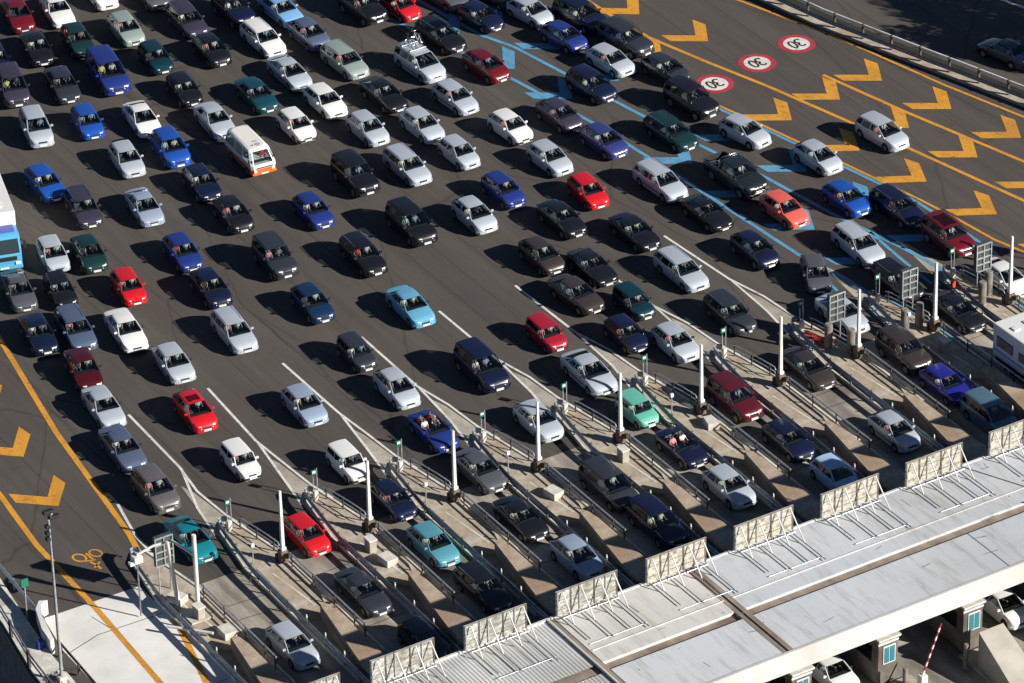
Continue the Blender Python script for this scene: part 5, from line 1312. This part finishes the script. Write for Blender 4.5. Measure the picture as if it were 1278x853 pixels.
# ---- caravan-type motorhome
def camper():
    o=empty('motorhome'); wh=PC['white']
    m=MB(); m.box(-1.1,1.1,-2.2,3.1,.75,2.85,0,None,.07); m.box(-1.1,1.1,-2.9,-2.1,1.9,2.85,0,None,.1); m.build('living_box',wh,o)
    m=MB(); P=[(-3.5,.45),(-3.5,.95),(-2.95,1.2),(-2.5,1.9),(-2.1,1.9),(-2.1,.45)]; n=len(P); vs=[(-.95,y,z) for y,z in P]+[(.95,y,z) for y,z in P]
    m.add(vs,[list(range(n)),list(range(n,2*n))[::-1]]+[(i,(i+1)%n,n+(i+1)%n,n+i) for i in range(n)]); m.build('cab',wh,o)
    m=MB(); m.add([(-.85,-2.97,1.22),(.85,-2.97,1.22),(.8,-2.56,1.85),(-.8,-2.56,1.85)],[(0,1,2,3)]); m.build('windscreen',M_glassd,o,fix=False)
    for y0,y1,z0,z1 in ((1.2,2.7,1.55,2.2),(-.1,.65,1.55,2.1),(-1.7,-.8,1.5,2.1)):
        m=MB(); m.box(-1.125,-1.095,y0,y1,z0,z1,0,None,.01); f=m.build('window',M_trim,o); m=MB(); m.box(-1.14,-1.126,y0+.06,y1-.06,z0+.06,z1-.06); m.build('pane',M_cyl,f)
    for x,y in ((-.5,1.8),(.5,2.0),(.3,0)):
        m=MB(); m.box(x-.2,x+.2,y-.2,y+.2,2.85,2.93,0,None,.02); m.build('roof_hatch',M_plate,o)
    m=MB(); m.box(-1.0,1.0,-2.0,2.9,.35,.75); m.build('chassis',M_trim,o)
    m=MB(); m.box(-1.115,-1.1,-2.0,3.0,1.15,1.3); m.build('side_stripe',PC['skyblue'],o)
    for y in (-2.6,1.6):
        for sx in (-1,1):
            m=MB(); m.disc((sx*.95,y,.35),'x',.35,.24,20); w=m.build('wheel',M_tyre,o); m=MB(); m.disc((sx*1.07,y,.35),'x',.2,.04,14); m.build('rim',M_rim,w)
    return o
o=camper(); o.location=(22.7,-20.6,.018); tag(o,'white motorhome with flat roof at the right edge','motorhome')
# ================================================================ LIGHT, SKY, CAMERA
sd=Vector((1.2,-1.70,1.0)).normalized()
el=math.asin(sd.z); az=math.atan2(sd.x,sd.y)
w=bpy.data.worlds.new('World'); S.world=w; w.use_nodes=True; nt=w.node_tree
sk=nt.nodes.new('ShaderNodeTexSky'); sk.sky_type='NISHITA'; sk.sun_disc=False; sk.sun_elevation=el; sk.sun_rotation=az; sk.air_density=.55; sk.dust_density=.1; sk.altitude=1500
bg=nt.nodes['Background']; bg.inputs['Strength'].default_value=.05; nt.links.new(sk.outputs[0],bg.inputs['Color'])
sl=bpy.data.lights.new('sun','SUN'); sl.energy=5.0; sl.angle=R(.53); sl.color=(1.0,.955,.88); so=bpy.data.objects.new('sun',sl); COL.objects.link(so)
so.rotation_euler=sd.to_track_quat('Z','Y').to_euler(); so.location=(60,-60,60)
TH,RO,F,AZ,HH=R(31.39),R(-1.324),5933.,R(31.11),144.
r=Vector((1,0,0));fw=Vector((0,math.cos(TH),-math.sin(TH)));u=Vector((0,math.sin(TH),math.cos(TH)))
c,s=math.cos(RO),math.sin(RO); Rr=r*c+u*s; Uu=u*c-r*s
Rz=Matrix.Rotation(-AZ,3,'Z')
cd=bpy.data.cameras.new('camera'); cam=bpy.data.objects.new('camera',cd); COL.objects.link(cam); S.camera=cam
Mr=Matrix((Rz@Rr,Rz@Uu,Rz@(-fw))).transposed().to_4x4()
OY=236.0024836879354
pos=Rz@Vector((0,-OY,0)); Mr.translation=Vector((pos.x,pos.y,HH)); cam.matrix_world=Mr
cd.sensor_width=36; cd.lens=F/1278*36; cd.clip_start=5; cd.clip_end=3000
vs=S.view_settings; vs.view_transform='Standard'; vs.look='None'; vs.gamma=1; vs.use_curve_mapping=False; vs.exposure=.55
S.render.engine='CYCLES'; S.cycles.max_bounces=6; S.cycles.transparent_max_bounces=12; S.cycles.caustics_reflective=False; S.cycles.caustics_refractive=False
